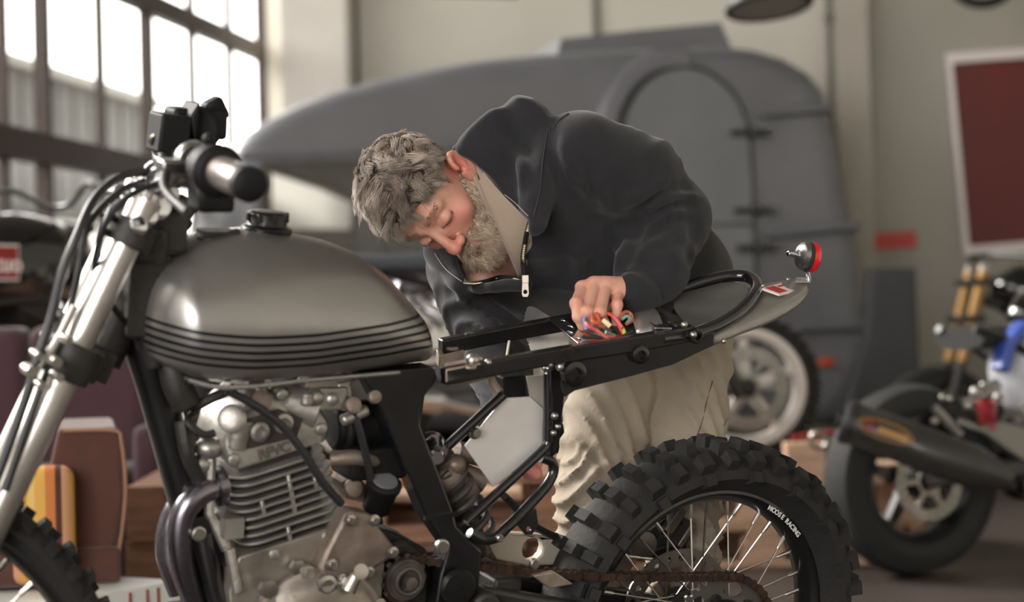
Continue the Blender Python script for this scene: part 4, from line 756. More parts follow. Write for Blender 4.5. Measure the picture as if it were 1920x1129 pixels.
# exhaust headers
M_ex = mat('heat blued header', (122, 118, 126), .24, .95, var=.25, vscale=12)
g = G(); g.tube(smooth_path(QL([(412, 912, .02), (388, 918, .03), (360, 938, .035), (342, 972, .035), (338, 1020, .035), (346, 1075, .03), (372, 1140, .02)]), 7), [.0215, .0200, .0190, .0190, .0190, .0190, .0190], 20); g.lathe(Q(408, 912, .02), unit(Q(395, 915, .02) - Q(412, 911, .02)), [(-.01, .03), (.004, .03), (.004, .022)], 18); g.build('exhaust_header', M_ex, moto)
g = G(); g.tube(smooth_path(QL([(400, 900, -.05), (350, 930, -.05), (322, 980, -.05), (316, 1040, -.05), (340, 1110, -.04)]), 6), .0195, 18); g.build('exhaust_header', M_ex, moto)
plate('engine_mount', [(362, 975), (384, 968), (420, 1010), (436, 1040), (430, 1062), (388, 1060), (372, 1030)], .045, .006, M_black, bevel=.001)
plate('far_engine_mount', [(362, 975), (384, 968), (436, 1040), (430, 1062), (388, 1060)], -.03, .006, M_black, bevel=.001)
g = G(); g.tube(smooth_path(QL([(380, 1000, .035), (392, 1060, .04), (410, 1130, .045), (460, 1230, .06), (560, 1290, .08), (740, 1290, .08), (830, 1180, .07)]), 6), .0155, 14); g.build('cradle_tube', M_black, moto)
g = G(); g.tube(smooth_path([p * [1, -1, 1] for p in QL([(380, 1000, .035), (410, 1130, .045), (460, 1230, .06), (560, 1290, .08), (740, 1290, .08), (830, 1180, .07)])], 6), .0155, 14); g.build('cradle_tube', M_black, moto)
# swingarm, axle, chain
piv = Q(856, 1104, .0); piv[1] = 0
for s in (-1, 1):
    g = G(); a = piv + np.array([.0, s * .06, -.005]); b = Crear + np.array([-.02, s * .092, -.01]); d = unit(b - a); sd = unit(np.cross([0, 0, 1], d)); M = np.stack([d, sd, np.cross(d, sd)], 1); g.box((a + b) / 2, (np.linalg.norm(b - a), .030, .062), M); g.box(b, (.12, .022, .05), M)
    g.build('swingarm_leg', mat('swingarm dark', (46, 45, 45), .42, .3, var=.25, vscale=12, coat=.2), moto, bevel=.008)
g = G(); g.cyl(piv + [0, -.105, 0], piv + [0, .105, 0], .024); g.box(piv + [.06, 0, 0], (.05, .12, .06)); g.build('swingarm_pivot', M_dirty, moto, bevel=.006)
g = G(); g.cyl(Crear + [0, -.12, 0], Crear + [0, .12, 0], .011); g.lathe(Crear + [0, -.108, 0], (0, -1, 0), [(0, .017), (.014, .017), (.015, .010)], 6); g.build('rear_axle', M_bolt, moto)
plate('chain_guide', [(1000, 1080), (1040, 1072), (1076, 1096), (1030, 1104)], .09, .012, mat('worn bracket', (160, 146, 134), .45), bevel=.002)
g = G(); csp = Q(762, 1088, .072); csp[1] = -.067; r1, r2 = .034, .1015; cr = Crear + [0, -.067, 0]
dirn = cr - csp; L_ = math.hypot(dirn[0], dirn[2]); th0 = math.atan2(dirn[2], dirn[0]); al = math.asin((r2 - r1) / L_)
ta = th0 + math.pi / 2 + al; tb = th0 - math.pi / 2 - al; path = []
ptc = lambda c, r, a: c + np.array([r * math.cos(a), 0, r * math.sin(a)])
up0, up1 = ptc(csp, r1, ta), ptc(cr, r2, ta); lo1, lo0 = ptc(cr, r2, tb), ptc(csp, r1, tb)
path += [up0 * (1 - t) + up1 * t + np.array([0, 0, -.012 * math.sin(math.pi * t)]) for t in np.linspace(0, 1, 30)[:-1]]
path += [ptc(cr, r2, ta + (tb - ta) * t) for t in np.linspace(0, 1, 24)[:-1]]
path += [lo1 * (1 - t) + lo0 * t + np.array([0, 0, -.014 * math.sin(math.pi * t)]) for t in np.linspace(0, 1, 30)[:-1]]
path += [ptc(csp, r1, tb - (2 * math.pi - (ta - tb)) * t) for t in np.linspace(0, 1, 12)[:-1]]
P_ = np.array(path + [path[0]]); sl = np.r_[0, np.cumsum(np.linalg.norm(np.diff(P_, axis=0), axis=1))]; nl = int(round(sl[-1] / .01588 / 2)) * 2; tk = np.linspace(0, sl[-1], nl + 1)
LP_ = np.stack([np.interp(tk, sl, P_[:, k]) for k in range(3)], 1)
for i in range(nl):
    a, b = LP_[i], LP_[i + 1]; d = unit(b - a); nz = np.cross(np.array([0, 1., 0]), d); off = .0065 if i % 2 else .0088
    for s in (-1, 1):
        pl_ = []
        for (c_, a0_) in ((a, math.pi / 2), (b, -math.pi / 2)):
            for k in range(5): q = a0_ + math.pi * k / 4; pl_.append(c_ + .0072 * (d * math.cos(q) + nz * math.sin(q)))
        m__ = (a + b) / 2; pl_.insert(5, m__ - nz * .0048); pl_.append(m__ + nz * .0048)
        g.prism([p + np.array([0, s * off, 0]) for p in pl_], (0, .0018 * s, 0))
    g.cyl(a + [0, -.0115, 0], a + [0, .0115, 0], .0042, n=8)
g.build('drive_chain', mat('greasy chain', (70, 55, 47), .5, .7, var=.4, vscale=40), moto, smooth=30)
# rear brake caliper, guard and linkage on the far side, seen through the spokes
plate('brake_caliper', [(1192, 1005), (1240, 968), (1262, 958), (1290, 985), (1302, 1005), (1290, 1045), (1230, 1058), (1200, 1040)], -.075, .05, mat('gloss black sheet', (26, 26, 28), .2), bevel=.008)
g = G(); g.box(Q(1262, 975, -.07), (.02, .02, .05), roty(.6)); g.lathe(Q(1208, 1024, -.07), (0, -1, 0), [(-.02, .025), (.0, .028), (.004, .015)], 20); g.box(Q(1280, 1000, -.07), (.012, .03, .05), roty(.6)); g.build('caliper_pin', mat('shock body', (96, 90, 84), .4), moto, bevel=.003)
g = G(); g.cyl(Q(1165, 1042, -.07), Q(1290, 1056, -.07), .0035, n=8); g.build('brake_rod', M_bolt, moto)
g = G(); g.tube(smooth_path([MO * 0 + p for p in QL([(700, 1290, .11)])] + [np.array([-.62, -.16, .2]), np.array([-.60, -.235, .055])], 4), [.012, .012, .010], 10)
g.box((-.60, -.235, .048), (.06, .05, .01)); g.build('side_stand', M_black, moto)
# wiring bundle (colours are sub-strands of one loom)
loom = None
for col, nm, pts in (((208, 84, 52), 'orange_wire', [(1112, 608, -.03), (1122, 600, -.02), (1136, 595, -.01), (1150, 601, 0), (1160, 618, .02), (1172, 640, .03)]),
                     ((120, 140, 190), 'blue_wire', [(1100, 625, .0), (1095, 606, -.01), (1104, 594, -.02), (1116, 596, -.03)]),
                     ((214, 96, 110), 'pink_wire', [(1098, 612, .02), (1104, 620, .03), (1118, 627, .03), (1132, 636, .04), (1150, 640, .04)]),
                     ((206, 92, 60), 'orange_wire', [(1110, 600, .0), (1112, 610, .02), (1124, 613, .02), (1120, 598, 0), (1116, 592, -.02)]),
                     ((222, 92, 110), 'pink_wire', [(1150, 600, .01), (1158, 610, .02), (1166, 622, .03)]),
                     ((186, 98, 78), 'brown_wire', [(1164, 600, .0), (1172, 592, -.01), (1182, 596, -.01), (1184, 608, .0), (1174, 614, .01)]),
                     ((92, 130, 108), 'green_wire', [(1135, 630, .03), (1150, 636, .03), (1155, 644, .04), (1156, 650, .05)]),
                     ((196, 200, 90), 'yellow_wire', [(1165, 620, .02), (1170, 630, .03), (1171, 642, .04)]),
                     ((226, 214, 170), 'cream_connector', [(1130, 607, .02), (1144, 619, .03)]),
                     ((130, 165, 160), 'teal_wire', [(1165, 606, .0), (1174, 600, 0), (1181, 605, .0), (1176, 612, .01)]),
                     ((40, 40, 40), 'black_wire', [(1090, 640, .04), (1120, 640, .04), (1150, 645, .05), (1185, 628, .04)]),
                     ((150, 96, 70), 'brown_wire', [(1120, 628, .04), (1140, 642, .05), (1160, 648, .05), (1185, 640, .05)])):
    g = G(); g.tube(smooth_path([Q(p[0], p[1], p[2] + .03) + [0, 0, .006] for p in pts], 7), .0042 if 'connector' in nm else .0030, 8)
    if loom is None: g.tube(smooth_path(QL([(1090, 630, .02), (1130, 640, .03), (1180, 625, .02), (1220, 610, .0)]), 5), .006, 8); loom = g.build('wiring_harness', mat('orange wire', col, .4), moto); continue
    g.build(nm, mat(nm, col, .4), loom)
# ------------------------------------------------------------------ the man bending over the motorcycle
HR = np.array([[-0.53892, 0.12321, -0.83330], [-0.56808, -0.78360, 0.25153], [-0.62198, 0.60893, 0.49229]])   # head axes (right, forward, crown) in view axes
HM = np.stack([_R, _U, -_f], 1) @ HR; HD = 3.42; HC = W(806, 364, HD); HS = .945
def h2w(p): return HC + HS * (np.asarray(p) @ HM.T)
def w2h(P): return ((P - HC) @ HM) / HS
# joints (pixel, pixel, distance)
J = dict(neck=W(965, 372, 3.47), chest=W(1035, 400, 3.57), belly=W(1160, 485, 3.69), pelvis=W(1232, 545, 3.72),
         shL=W(1080, 302, 3.37), elL=W(1258, 428, 3.47), wrL=W(1187, 550, 3.33), shR=W(890, 512, 3.58), elR=W(938, 690, 3.44), wrR=W(968, 850, 3.26),
         hipL=W(1292, 575, 3.72), hipR=W(1168, 600, 3.70), knL=W(1276, 940, 3.60), knR=W(1118, 935, 3.54), anL=W(1290, 1385, 3.70), anR=W(1092, 1385, 3.62))
zL, zR = .09, .09; J['anL'][2] = zL; J['anR'][2] = zR
def head_sdf(P):
    q = w2h(P); e = lambda c, r, M=None: ellip(q, c, r, M); c = lambda a, b, r, r2=None: capsule(q, a, b, r, r2); ax = q.copy(); ax[..., 0] = np.abs(ax[..., 0])
    ce = lambda a, b, r, r2=None: capsule(ax, a, b, r, r2); ee = lambda c_, r: ellip(ax, c_, r)
    d = e((0, -.012, .045), (.074, .095, .084)); d = smin(d, e((0, .030, -.02), (.060, .062, .085)), .03)
    d = smin(d, e((0, .040, -.085), (.046, .050, .034)), .025); d = smin(d, e((0, .080, -.108), (.022, .018, .018)), .02)
    d = smin(d, ce((.052, .01, -.07), (.02, .075, -.105), .018, .016), .02)
    d = smin(d, ce((.012, .085, .024), (.046, .070, .020), .007, .007), .016)
    d = smin(d, ee((.044, .058, -.034), (.020, .018, .018)), .02)
    d = smax(d, -ee((.031, .104, -.002), (.019, .017, .013)), .012)
    d = smin(d, ee((.031, .078, -.003), (.0155, .0135, .0115)), .004)
    d = smin(d, ce((.018, .0925, -.004), (.046, .078, -.006), .0016, .0016), .004)
    d = smin(d, c((0, .090, .012), (0, .112, -.036), .0065, .0105), .010); d = smin(d, e((0, .112, -.040), (.0125, .013, .0105)), .006)
    d = smin(d, ee((.0135, .101, -.044), (.008, .011, .0085)), .005); d = smax(d, -ee((.0075, .108, -.053), (.0042, .006, .004)), .003)
    d = smin(d, ce((0, .093, -.070), (.020, .084, -.074), .006, .003), .006); d = smin(d, ce((0, .091, -.081), (.017, .083, -.080), .0065, .003), .005)
    # ears
    er = ax - np.array([.0775, -.012, -.016]); t = R_(22); ex, ey_, ez = er[..., 0], er[..., 1] * math.cos(t) + er[..., 2] * math.sin(t), -er[..., 1] * math.sin(t) + er[..., 2] * math.cos(t)
    ex = ex - .25 * (-ey_)
    k = np.sqrt((ey_ / .0185) ** 2 + (ez / .032) ** 2); rim = np.sqrt(((k - .80) * .022) ** 2 + (ex - .007) ** 2) - .0042; lobe = ellip(np.stack([ex, ey_, ez], -1), (.002, .004, -.024), (.006, .009, .010)); bowl = np.maximum(np.abs(ex - .001) - .003, (k - .85) * .018)
    ant = np.sqrt(((np.sqrt(((ey_ - .001) / .010) ** 2 + ((ez - .002) / .019) ** 2) - .8) * .012) ** 2 + (ex - .005) ** 2) - .0025
    d = smin(d, smin(smin(rim, lobe, .005), smin(bowl, ant, .004), .004), .006)
    d = smax(d, -ee((.079, .001, -.018), (.006, .005, .007)), .004)
    return d
neck_b = h2w((0, -.035, -.055))
def finger(P, pts, rs, k=.004):
    d = None
    for a, b, r0, r1 in zip(pts[:-1], pts[1:], rs[:-1], rs[1:]):
        c = capsule(P, a, b, r0, r1); d = c if d is None else smin(d, c, .003)
    for p, r in zip(pts[1:-1], rs[1:-1]): d = smin(d, np.linalg.norm(P - p, axis=-1) - r * 1.05, k)
    return d
# left hand: knuckles seen from above, fingers curling down over the rail
FL = [([W(1092, 540, 3.285), W(1080, 569, 3.235), W(1084, 594, 3.225), W(1092, 613, 3.235)], [.0098, .0096, .0086, .0076]),
      ([W(1115, 533, 3.29), W(1101, 585, 3.225), W(1108, 603, 3.24), W(1118, 614, 3.26)], [.0100, .0098, .0086, .0076]),
      ([W(1136, 537, 3.295), W(1125, 586, 3.23), W(1132, 605, 3.245), W(1141, 616, 3.265)], [.0098, .0096, .0084, .0076]),
      ([W(1157, 547, 3.305), W(1157, 572, 3.265), W(1156, 594, 3.258), W(1155, 612, 3.262)], [.0092, .0088, .0078, .0068])]
TL = ([W(1150, 560, 3.33), W(1118, 588, 3.295), W(1104, 602, 3.262), W(1095, 616, 3.248)], [.015, .0125, .0105, .0085])
FRs = [([W(972 + i * 10, 862 + i * 3, 3.245), W(984 + i * 7, 876 + i * 4, 3.225), W(990 + i * 5, 886 + i * 3, 3.235), W(988 + i * 4, 893 + i * 2, 3.25)], [.010, .0095, .0085, .0075]) for i in range(4)]
TR = ([W(966, 850, 3.27), W(978, 862, 3.29), W(990, 872, 3.285)], [.013, .011, .009])
def hand_sdf(P, fs, th, wr, k0, k1):
    palm = smin(capsule(P, wr, fs[1][0][0], .024, .0135), capsule(P, wr, fs[2][0][0], .024, .0135), .012); palm = smin(palm, capsule(P, wr, fs[0][0][0], .020, .012), .010); palm = smin(palm, capsule(P, wr, fs[3][0][0], .020, .0115), .010)
    d = palm
    fd_ = None
    for pts, rs in fs:
        f_ = finger(P, pts, rs); fd_ = f_ if fd_ is None else np.minimum(fd_, f_); d = smin(d, np.linalg.norm(P - pts[0], axis=-1) - rs[0] * 1.12, .006)
    d = smin(d, fd_, .0025); return smin(d, finger(P, *th), .006)
def body_sdf(P):
    d = head_sdf(P)
    d = smin(d, capsule(P, neck_b, J['neck'], .056, .066), .035)
    t = smin(capsule(P, J['chest'], J['belly'], .11, .11), capsule(P, J['belly'], J['pelvis'], .12, .125), .05)
    t = smin(t, capsule(P, J['shL'], J['shR'], .055), .06); d = smin(d, t, .05)
    for s in 'LR':
        d = smin(d, capsule(P, J['sh' + s], J['el' + s], .050, .042), .03); d = smin(d, capsule(P, J['el' + s], J['wr' + s], .042, .027), .012)
        d = smin(d, capsule(P, J['hip' + s], J['kn' + s], .072, .052), .03); d = smin(d, capsule(P, J['kn' + s], J['an' + s], .052, .036), .015)
        d = smin(d, capsule(P, J['an' + s], J['an' + s] + np.array([-.02, -.13, -.05]), .032, .028), .02)
    d = smin(d, hand_sdf(P, FL, TL, J['wrL'], 0, 0), .010); d = smin(d, hand_sdf(P, FRs, TR, J['wrR'], 0, 0), .010)
    return d
skin = bpy.data.materials.new('skin'); skin.use_nodes = True; nt = skin.node_tree; b = nt.nodes['Principled BSDF']; b.inputs['Roughness'].default_value = .48
b.inputs['Subsurface Weight'].default_value = .12; b.inputs['Subsurface Radius'].default_value = (.012, .005, .003); b.inputs['Subsurface Scale'].default_value = 1
at = nt.nodes.new('ShaderNodeAttribute'); at.attribute_name = 'tone'; nz = nt.nodes.new('ShaderNodeTexNoise'); nz.inputs['Scale'].default_value = 55; nz.inputs['Detail'].default_value = 6
mxx = nt.nodes.new('ShaderNodeMix'); mxx.data_type = 'RGBA'; mxx.inputs['A'].default_value = (*lin((208, 160, 140)), 1); mxx.inputs['B'].default_value = (*lin((206, 112, 98)), 1)
ad = nt.nodes.new('ShaderNodeMath'); ad.operation = 'MULTIPLY_ADD'; nt.links.new(nz.outputs['Fac'], ad.inputs[0]); ad.inputs[1].default_value = .35; nt.links.new(at.outputs['Fac'], ad.inputs[2])
nt.links.new(ad.outputs[0], mxx.inputs['Factor']); nt.links.new(mxx.outputs['Result'], b.inputs['Base Color'])
bp = nt.nodes.new('ShaderNodeBump'); bp.inputs['Strength'].default_value = .25; bp.inputs['Distance'].default_value = .002; n3 = nt.nodes.new('ShaderNodeTexNoise'); n3.inputs['Scale'].default_value = 240; nt.links.new(n3.outputs['Fac'], bp.inputs['Height']); nt.links.new(bp.outputs[0], b.inputs['Normal'])
allp = np.array(list(J.values()) + [HC]); lo, hi = allp.min(0) - .2, allp.max(0) + .2; lo[2] = 0.0
def multi_net(fn, lo, hi, hc, balls):
    V0, F0 = surfnet(fn, lo, hi, hc); c = V0[F0].mean(1); keep = np.ones(len(F0), bool)
    for bc, br, bh in balls: keep &= np.linalg.norm(c - bc, axis=1) > br - .004
    V_, F_ = [V0], [F0[keep]]; n = len(V0)
    for bc, br, bh in balls:
        v, f = surfnet(fn, bc - br - .02, bc + br + .02, bh); c = v[f].mean(1); f = f[np.linalg.norm(c - bc, axis=1) < br]; V_.append(v); F_.append(f + n); n += len(v)
    V_ = np.vstack(V_); F_ = np.vstack(F_); u = np.unique(F_); mp_ = -np.ones(len(V_), int); mp_[u] = np.arange(len(u)); return V_[u], mp_[F_]
vf = multi_net(body_sdf, lo, hi, .007, [(HC - HM[:, 2] * .01, .165, .0026), (W(1128, 575, 3.28), .085, .0022), (W(985, 872, 3.25), .07, .0028)])
# finer head and hands share the same surface: refine by projecting vertices on the field
def project(v, fn, n=2, e=8e-4):
    v = v.copy()
    for _ in range(n):
        d = fn(v); gr = np.stack([fn(v + np.eye(3)[k] * e) - d for k in range(3)], -1) / e; v -= gr * (d / (np.sum(gr * gr, -1) + 1e-3))[:, None]
    return v
person = net_obj('person', vf, skin, relax=1)
co = np.empty(len(person.data.vertices) * 3, np.float32); person.data.vertices.foreach_get('co', co); co = co.reshape(-1, 3).astype(float)
q = w2h(co); tone = np.full(len(co), -.1)
def blob(c, r, a):
    global tone; x = q.copy(); x[:, 0] = np.abs(x[:, 0]); tone = tone + a * np.exp(-np.sum(((x - np.array(c)) / r) ** 2, -1))
blob((0, .112, -.04), .022, .7); blob((.045, .07, -.035), .028, .45); blob((.078, -.01, -.012), .028, .8); blob((.03, .08, -.012), .015, .2); blob((0, .08, .05), .05, .15)
for pts, rs in FL + FRs:
    for p in pts[:2]: tone = tone + .4 * np.exp(-np.sum(((co - p) / .013) ** 2, -1))
at_ = person.data.attributes.new('tone', 'FLOAT', 'POINT'); at_.data.foreach_set('value', tone.astype(np.float32))
tag(person, 'man in black hoodie and beige trousers bending over the bare motorcycle frame', 'person')
# cloth fold noise: smooth pseudo-noise made of warped sines
def wob(P, f, s=0): return (np.sin(P[..., 0] * f + 1.7 * np.sin(P[..., 1] * f * .7 + s) + s) + np.sin(P[..., 1] * f * 1.1 + 1.3 * np.sin(P[..., 2] * f * .8 + s * 2)) + np.sin(P[..., 2] * f * .9 + 1.5 * np.sin(P[..., 0] * f * .6 - s))) / 3
def limb_folds(P, a, b, r, amp, pitch, tw=.8, s=0.):
    """ring and spiral creases round a sleeve or trouser leg"""
    a, b = V(a), V(b); d = b - a; L = np.linalg.norm(d); d = d / L; x, y = frame_of(d); v = P - a; t = v @ d; ph = np.arctan2(v @ y, v @ x)
    u = t / pitch + tw * np.sin(ph + s) + .55 * np.sin(2 * ph + t * 9 + s) + .6 * wob(P, 11, s)
    f = (1 - np.abs(np.sin(math.pi * u))) ** 1.6; win = np.clip((t + .02) / .06, 0, 1) * np.clip((L + .02 - t) / .06, 0, 1) * np.exp(-np.maximum(0, np.linalg.norm(v - t[..., None] * d, axis=-1) - r) / .05)
    return -amp * win * (f - .35)
M_hood = mat('charcoal fleece', (40, 40, 43), .95, var=.10, vscale=30, bump=.12, bscale=500, sheen=.16, spec=.15)
def prismcut(P, pts, d0, d1, k=.01):
    """distance to an upright prism whose outline is given on a plane facing the bike"""
    c = W(*[float(np.mean([p[i] for p in pts])) for i in (0, 1)], (d0 + d1) / 2); poly = np.array([[(W(x, y, (d0 + d1) / 2) - c) @ _R, (W(x, y, (d0 + d1) / 2) - c) @ _U] for x, y in pts])
    v = P - c; q2 = np.stack([v @ _R, v @ _U], -1); n = len(poly); d = np.full(q2.shape[:-1], 1e9); ins = np.zeros(q2.shape[:-1], bool)
    for i in range(n):
        a, b_ = poly[i], poly[(i + 1) % n]; e = b_ - a; w_ = q2 - a; t = np.clip((w_ @ e) / (e @ e), 0, 1); d = np.minimum(d, np.linalg.norm(w_ - t[..., None] * e, axis=-1))
        cnd = (a[1] > q2[..., 1]) != (b_[1] > q2[..., 1]); xi = (b_[0] - a[0]) * (q2[..., 1] - a[1]) / (b_[1] - a[1] + 1e-12) + a[0]; ins ^= cnd & (q2[..., 0] < xi)
    d2 = np.where(ins, -d, d); dz = np.abs(v @ _f) - (d1 - d0) / 2; return np.maximum(d2, dz)
opening = [(862, 296), (880, 300), (915, 335), (950, 372), (976, 396), (993, 412), (988, 440), (980, 475), (984, 524), (950, 520), (915, 528), (872, 532), (858, 505), (850, 470), (800, 440), (800, 330), (845, 300)]
torso_path = [W(1000, 372, 3.50), W(1075, 410, 3.55), W(1150, 465, 3.64), W(1220, 520, 3.71)]
HOODPOLY = [(850, 294), (884, 254), (918, 222), (946, 198), (970, 188), (1000, 194), (1020, 212), (1028, 240), (1025, 300), (1014, 380), (1000, 408), (960, 376), (915, 330), (882, 302)]
CREASES = []
def creases(P, cs):
    out = 0
    for A, w_, pts in cs:
        lo_ = np.min(pts, 0) - 3 * w_; hi_ = np.max(pts, 0) + 3 * w_; m = np.all((P > lo_) & (P < hi_), -1)
        if not m.any(): continue
        q = P[m]; dd = None
        for a, b in zip(pts[:-1], pts[1:]):
            c = capsule(q, a, b, 0); dd = c if dd is None else np.minimum(dd, c)
        ends = np.clip(np.minimum(np.linalg.norm(q - pts[0], axis=-1), np.linalg.norm(q - pts[-1], axis=-1)) / (2.5 * w_), .15, 1)
        r = np.zeros(len(P)); r[m] = A * ends * np.exp(-(dd / w_) ** 2); out = out + r
    return out
def hoodie_sdf(P):
    d = hoodie_base(P)
    return d + creases(P, CREASES) if CREASES else d
def hoodie_base(P):
    d = smin(capsule(P, torso_path[0], torso_path[1], .135, .150), capsule(P, torso_path[1], torso_path[2], .150, .148), .05)
    d = smin(d, capsule(P, torso_path[2], torso_path[3], .148, .138), .05)
    d = smin(d, capsule(P, W(1050, 330, 3.40), W(905, 470, 3.54), .088, .085), .06)
    up, el, wr = W(1086, 300, 3.38), W(1256, 410, 3.46), W(1195, 545, 3.345)
    a1 = smin(capsule(P, up, W(1190, 345, 3.43), .083, .080), capsule(P, W(1190, 345, 3.43), el, .080, .067), .03)
    a1 = a1 + limb_folds(P, W(1130, 320, 3.4), el, .08, .006, .060, .7, 2.0)
    a2 = smin(capsule(P, el, W(1222, 503, 3.385), .068, .060), capsule(P, W(1222, 503, 3.385), wr, .060, .043), .02)
    a2 = a2 + limb_folds(P, el, W(1215, 510, 3.38), .07, .006, .052, .8, .5)
    cuff = capsule(P, W(1212, 522, 3.365), W(1186, 548, 3.335), .049, .041)
    arm = smin(smin(a1, a2, .018), cuff, .006)
    u2, e2, w2 = J['shR'], J['elR'], J['wrR']
    b1 = capsule(P, W(884, 505, 3.575), W(903, 570, 3.53), .078, .066) ; b1 = smin(b1, capsule(P, W(903, 570, 3.53), e2, .066, .055), .02) + limb_folds(P, W(880, 500, 3.57), e2, .06, .013, .05, .9, 1.0)
    b2 = capsule(P, e2, w2, .055, .036) + limb_folds(P, e2, w2, .045, .006, .045)
    d = smin(d, arm, .020); d = smin(d, smin(b1, b2, .02), .03)
    # broad folds fanning from the armpit and over the chest
    d = d + .004 * wob(P, 14, .6) + limb_folds(P, W(1040, 300, 3.38), W(1180, 560, 3.6), .16, .006, .13, .5, 1.4)
    hem = capsule(P, W(1225, 520, 3.69), W(1245, 535, 3.715), .134, .131); d = smin(d, hem, .012)
    # hood lying on the shoulders: two lobes and a rolled rim
    hp_ = prismcut(P, HOODPOLY, 3.35, 3.60); hd_ = smax(hp_, ellip(P, W(955, 300, 3.47), (.135, .15, .155)), .03) - .004
    hd_ = hd_ + .010 * np.exp(-(np.abs((P - W(985, 300, 3.4)) @ unit(_R * .9 + _U * .35)) / .016) ** 2)
    rim = smin(capsule(P, W(1014, 222, 3.40), W(1024, 300, 3.335), .014, .014), capsule(P, W(1024, 300, 3.335), W(1003, 405, 3.31), .014, .011), .01)
    top = smin(capsule(P, W(852, 296, 3.44), W(915, 236, 3.43), .010, .013), capsule(P, W(915, 236, 3.43), W(968, 199, 3.42), .013, .013), .01); top = smin(top, capsule(P, W(968, 199, 3.42), W(1012, 218, 3.40), .013, .014), .01)
    hd_ = smin(hd_, smin(rim, top, .01), .014) + .004 * wob(P, 22, 2.2)
    lap = capsule(P, W(1003, 330, 3.33), W(1000, 420, 3.30), .035, .02); hd_ = smin(hd_, lap, .03)
    d = smin(d, hd_, .016)
    d = smin(d, smin(capsule(P, W(868, 536, 3.44), W(930, 530, 3.385), .020, .016), capsule(P, W(930, 530, 3.385), W(984, 532, 3.35), .016, .014), .01), .03)
    d = smin(d, capsule(P, W(826, 470, 3.5), W(862, 530, 3.45), .03, .02), .03)
    # neck opening and cuff holes
    d = smax(d, -prismcut(P, opening, 2.9, 3.60), .008)
    d = smax(d, -(head_sdf(P) - .012), .01)
    d = smax(d, -capsule(P, neck_b, J['neck'], .064, .07), .008)
    return d
def snap(pts, fn, off=.0):
    out = []
    for p in pts:
        d0 = _f; t = 2.9; o = p - CAM; rd = o / (o @ _f)
        for _ in range(60):
            dd = float(fn((CAM + rd * t)[None])[0]); t += max(dd * .8, .0006)
            if dd < .0008 or t > 3.9: break
        out.append(CAM + rd * (t - off))
    return out
def pxline(pts, n=5): return [W(a, b, 3.4) for a, b in [(q[0], q[1]) for q in [np.array(v) for v in smooth_path([(x, y, 0) for x, y in pts], n)]]]
def add_creases(store, fn, lst):
    new = [(A * 1.45, w_, np.array(snap(pxline(l, 4), fn, 0.))) for A, w_, l in lst]
    for A, w_, pts in new:
        dz = (pts - CAM) @ _f; ok = np.abs(dz - np.median(dz)) < .12; store.append((A, w_, pts[ok])) if ok.sum() > 1 else None
add_creases(CREASES, hoodie_base, [
 (.014, .011, [(1031, 236), (1040, 295), (1058, 348), (1088, 385)]), (-.008, .012, [(1046, 250), (1056, 300), (1074, 345), (1098, 372)]),
 (.009, .010, [(1072, 300), (1082, 350), (1100, 395)]), (.010, .010, [(1104, 305), (1108, 355), (1122, 405)]), (-.008, .012, [(1090, 300), (1096, 350), (1112, 398)]), (.008, .012, [(1140, 320), (1144, 365), (1158, 408)]), (-.007, .013, [(1124, 312), (1130, 360), (1142, 405)]),
 (.012, .014, [(1090, 392), (1120, 412), (1165, 420), (1200, 402)]), (-.008, .012, [(1150, 380), (1185, 378), (1222, 358), (1262, 338)]),
 (.013, .009, [(1196, 402), (1225, 374), (1262, 352), (1305, 352)]), (-.008, .009, [(1200, 412), (1232, 386), (1270, 366), (1312, 366)]), (.012, .009, [(1202, 424), (1236, 398), (1275, 384), (1318, 390)]), (.009, .009, [(1206, 452), (1240, 424), (1280, 408), (1318, 414)]), (-.007, .010, [(1206, 438), (1240, 411), (1280, 396), (1318, 402)]), (.007, .010, [(1212, 474), (1250, 460), (1292, 440)]),
 (.022, .015, [(1196, 400), (1186, 450), (1160, 498), (1138, 530)]), (.007, .007, [(1146, 512), (1178, 502), (1214, 512), (1244, 544)]), (.007, .012, [(1175, 480), (1220, 492), (1275, 500)]),
 (.008, .014, [(950, 270), (962, 330), (968, 372)]), (.008, .012, [(985, 255), (990, 320), (990, 372)]), (-.007, .013, [(968, 262), (977, 320), (980, 372)]), (.009, .016, [(1045, 440), (1060, 490), (1062, 545)]), (.008, .016, [(1110, 450), (1110, 500), (1095, 545)]), (-.006, .016, [(1080, 440), (1088, 500), (1080, 545)]),
 (.010, .010, [(830, 560), (855, 552), (890, 560)]), (.010, .010, [(845, 590), (872, 580), (905, 588)]), (.008, .010, [(816, 520), (842, 530), (872, 545)]), (.009, .012, [(1286, 350), (1300, 400), (1302, 450), (1290, 500)])])
hv = surfnet(hoodie_sdf, W(760, 160, 3.5) - [.1, .45, 1.0], W(1420, 160, 3.6) + [.1, .45, .1], .0055)
hoodie = net_obj('hoodie', hv, M_hood, person, relax=2)
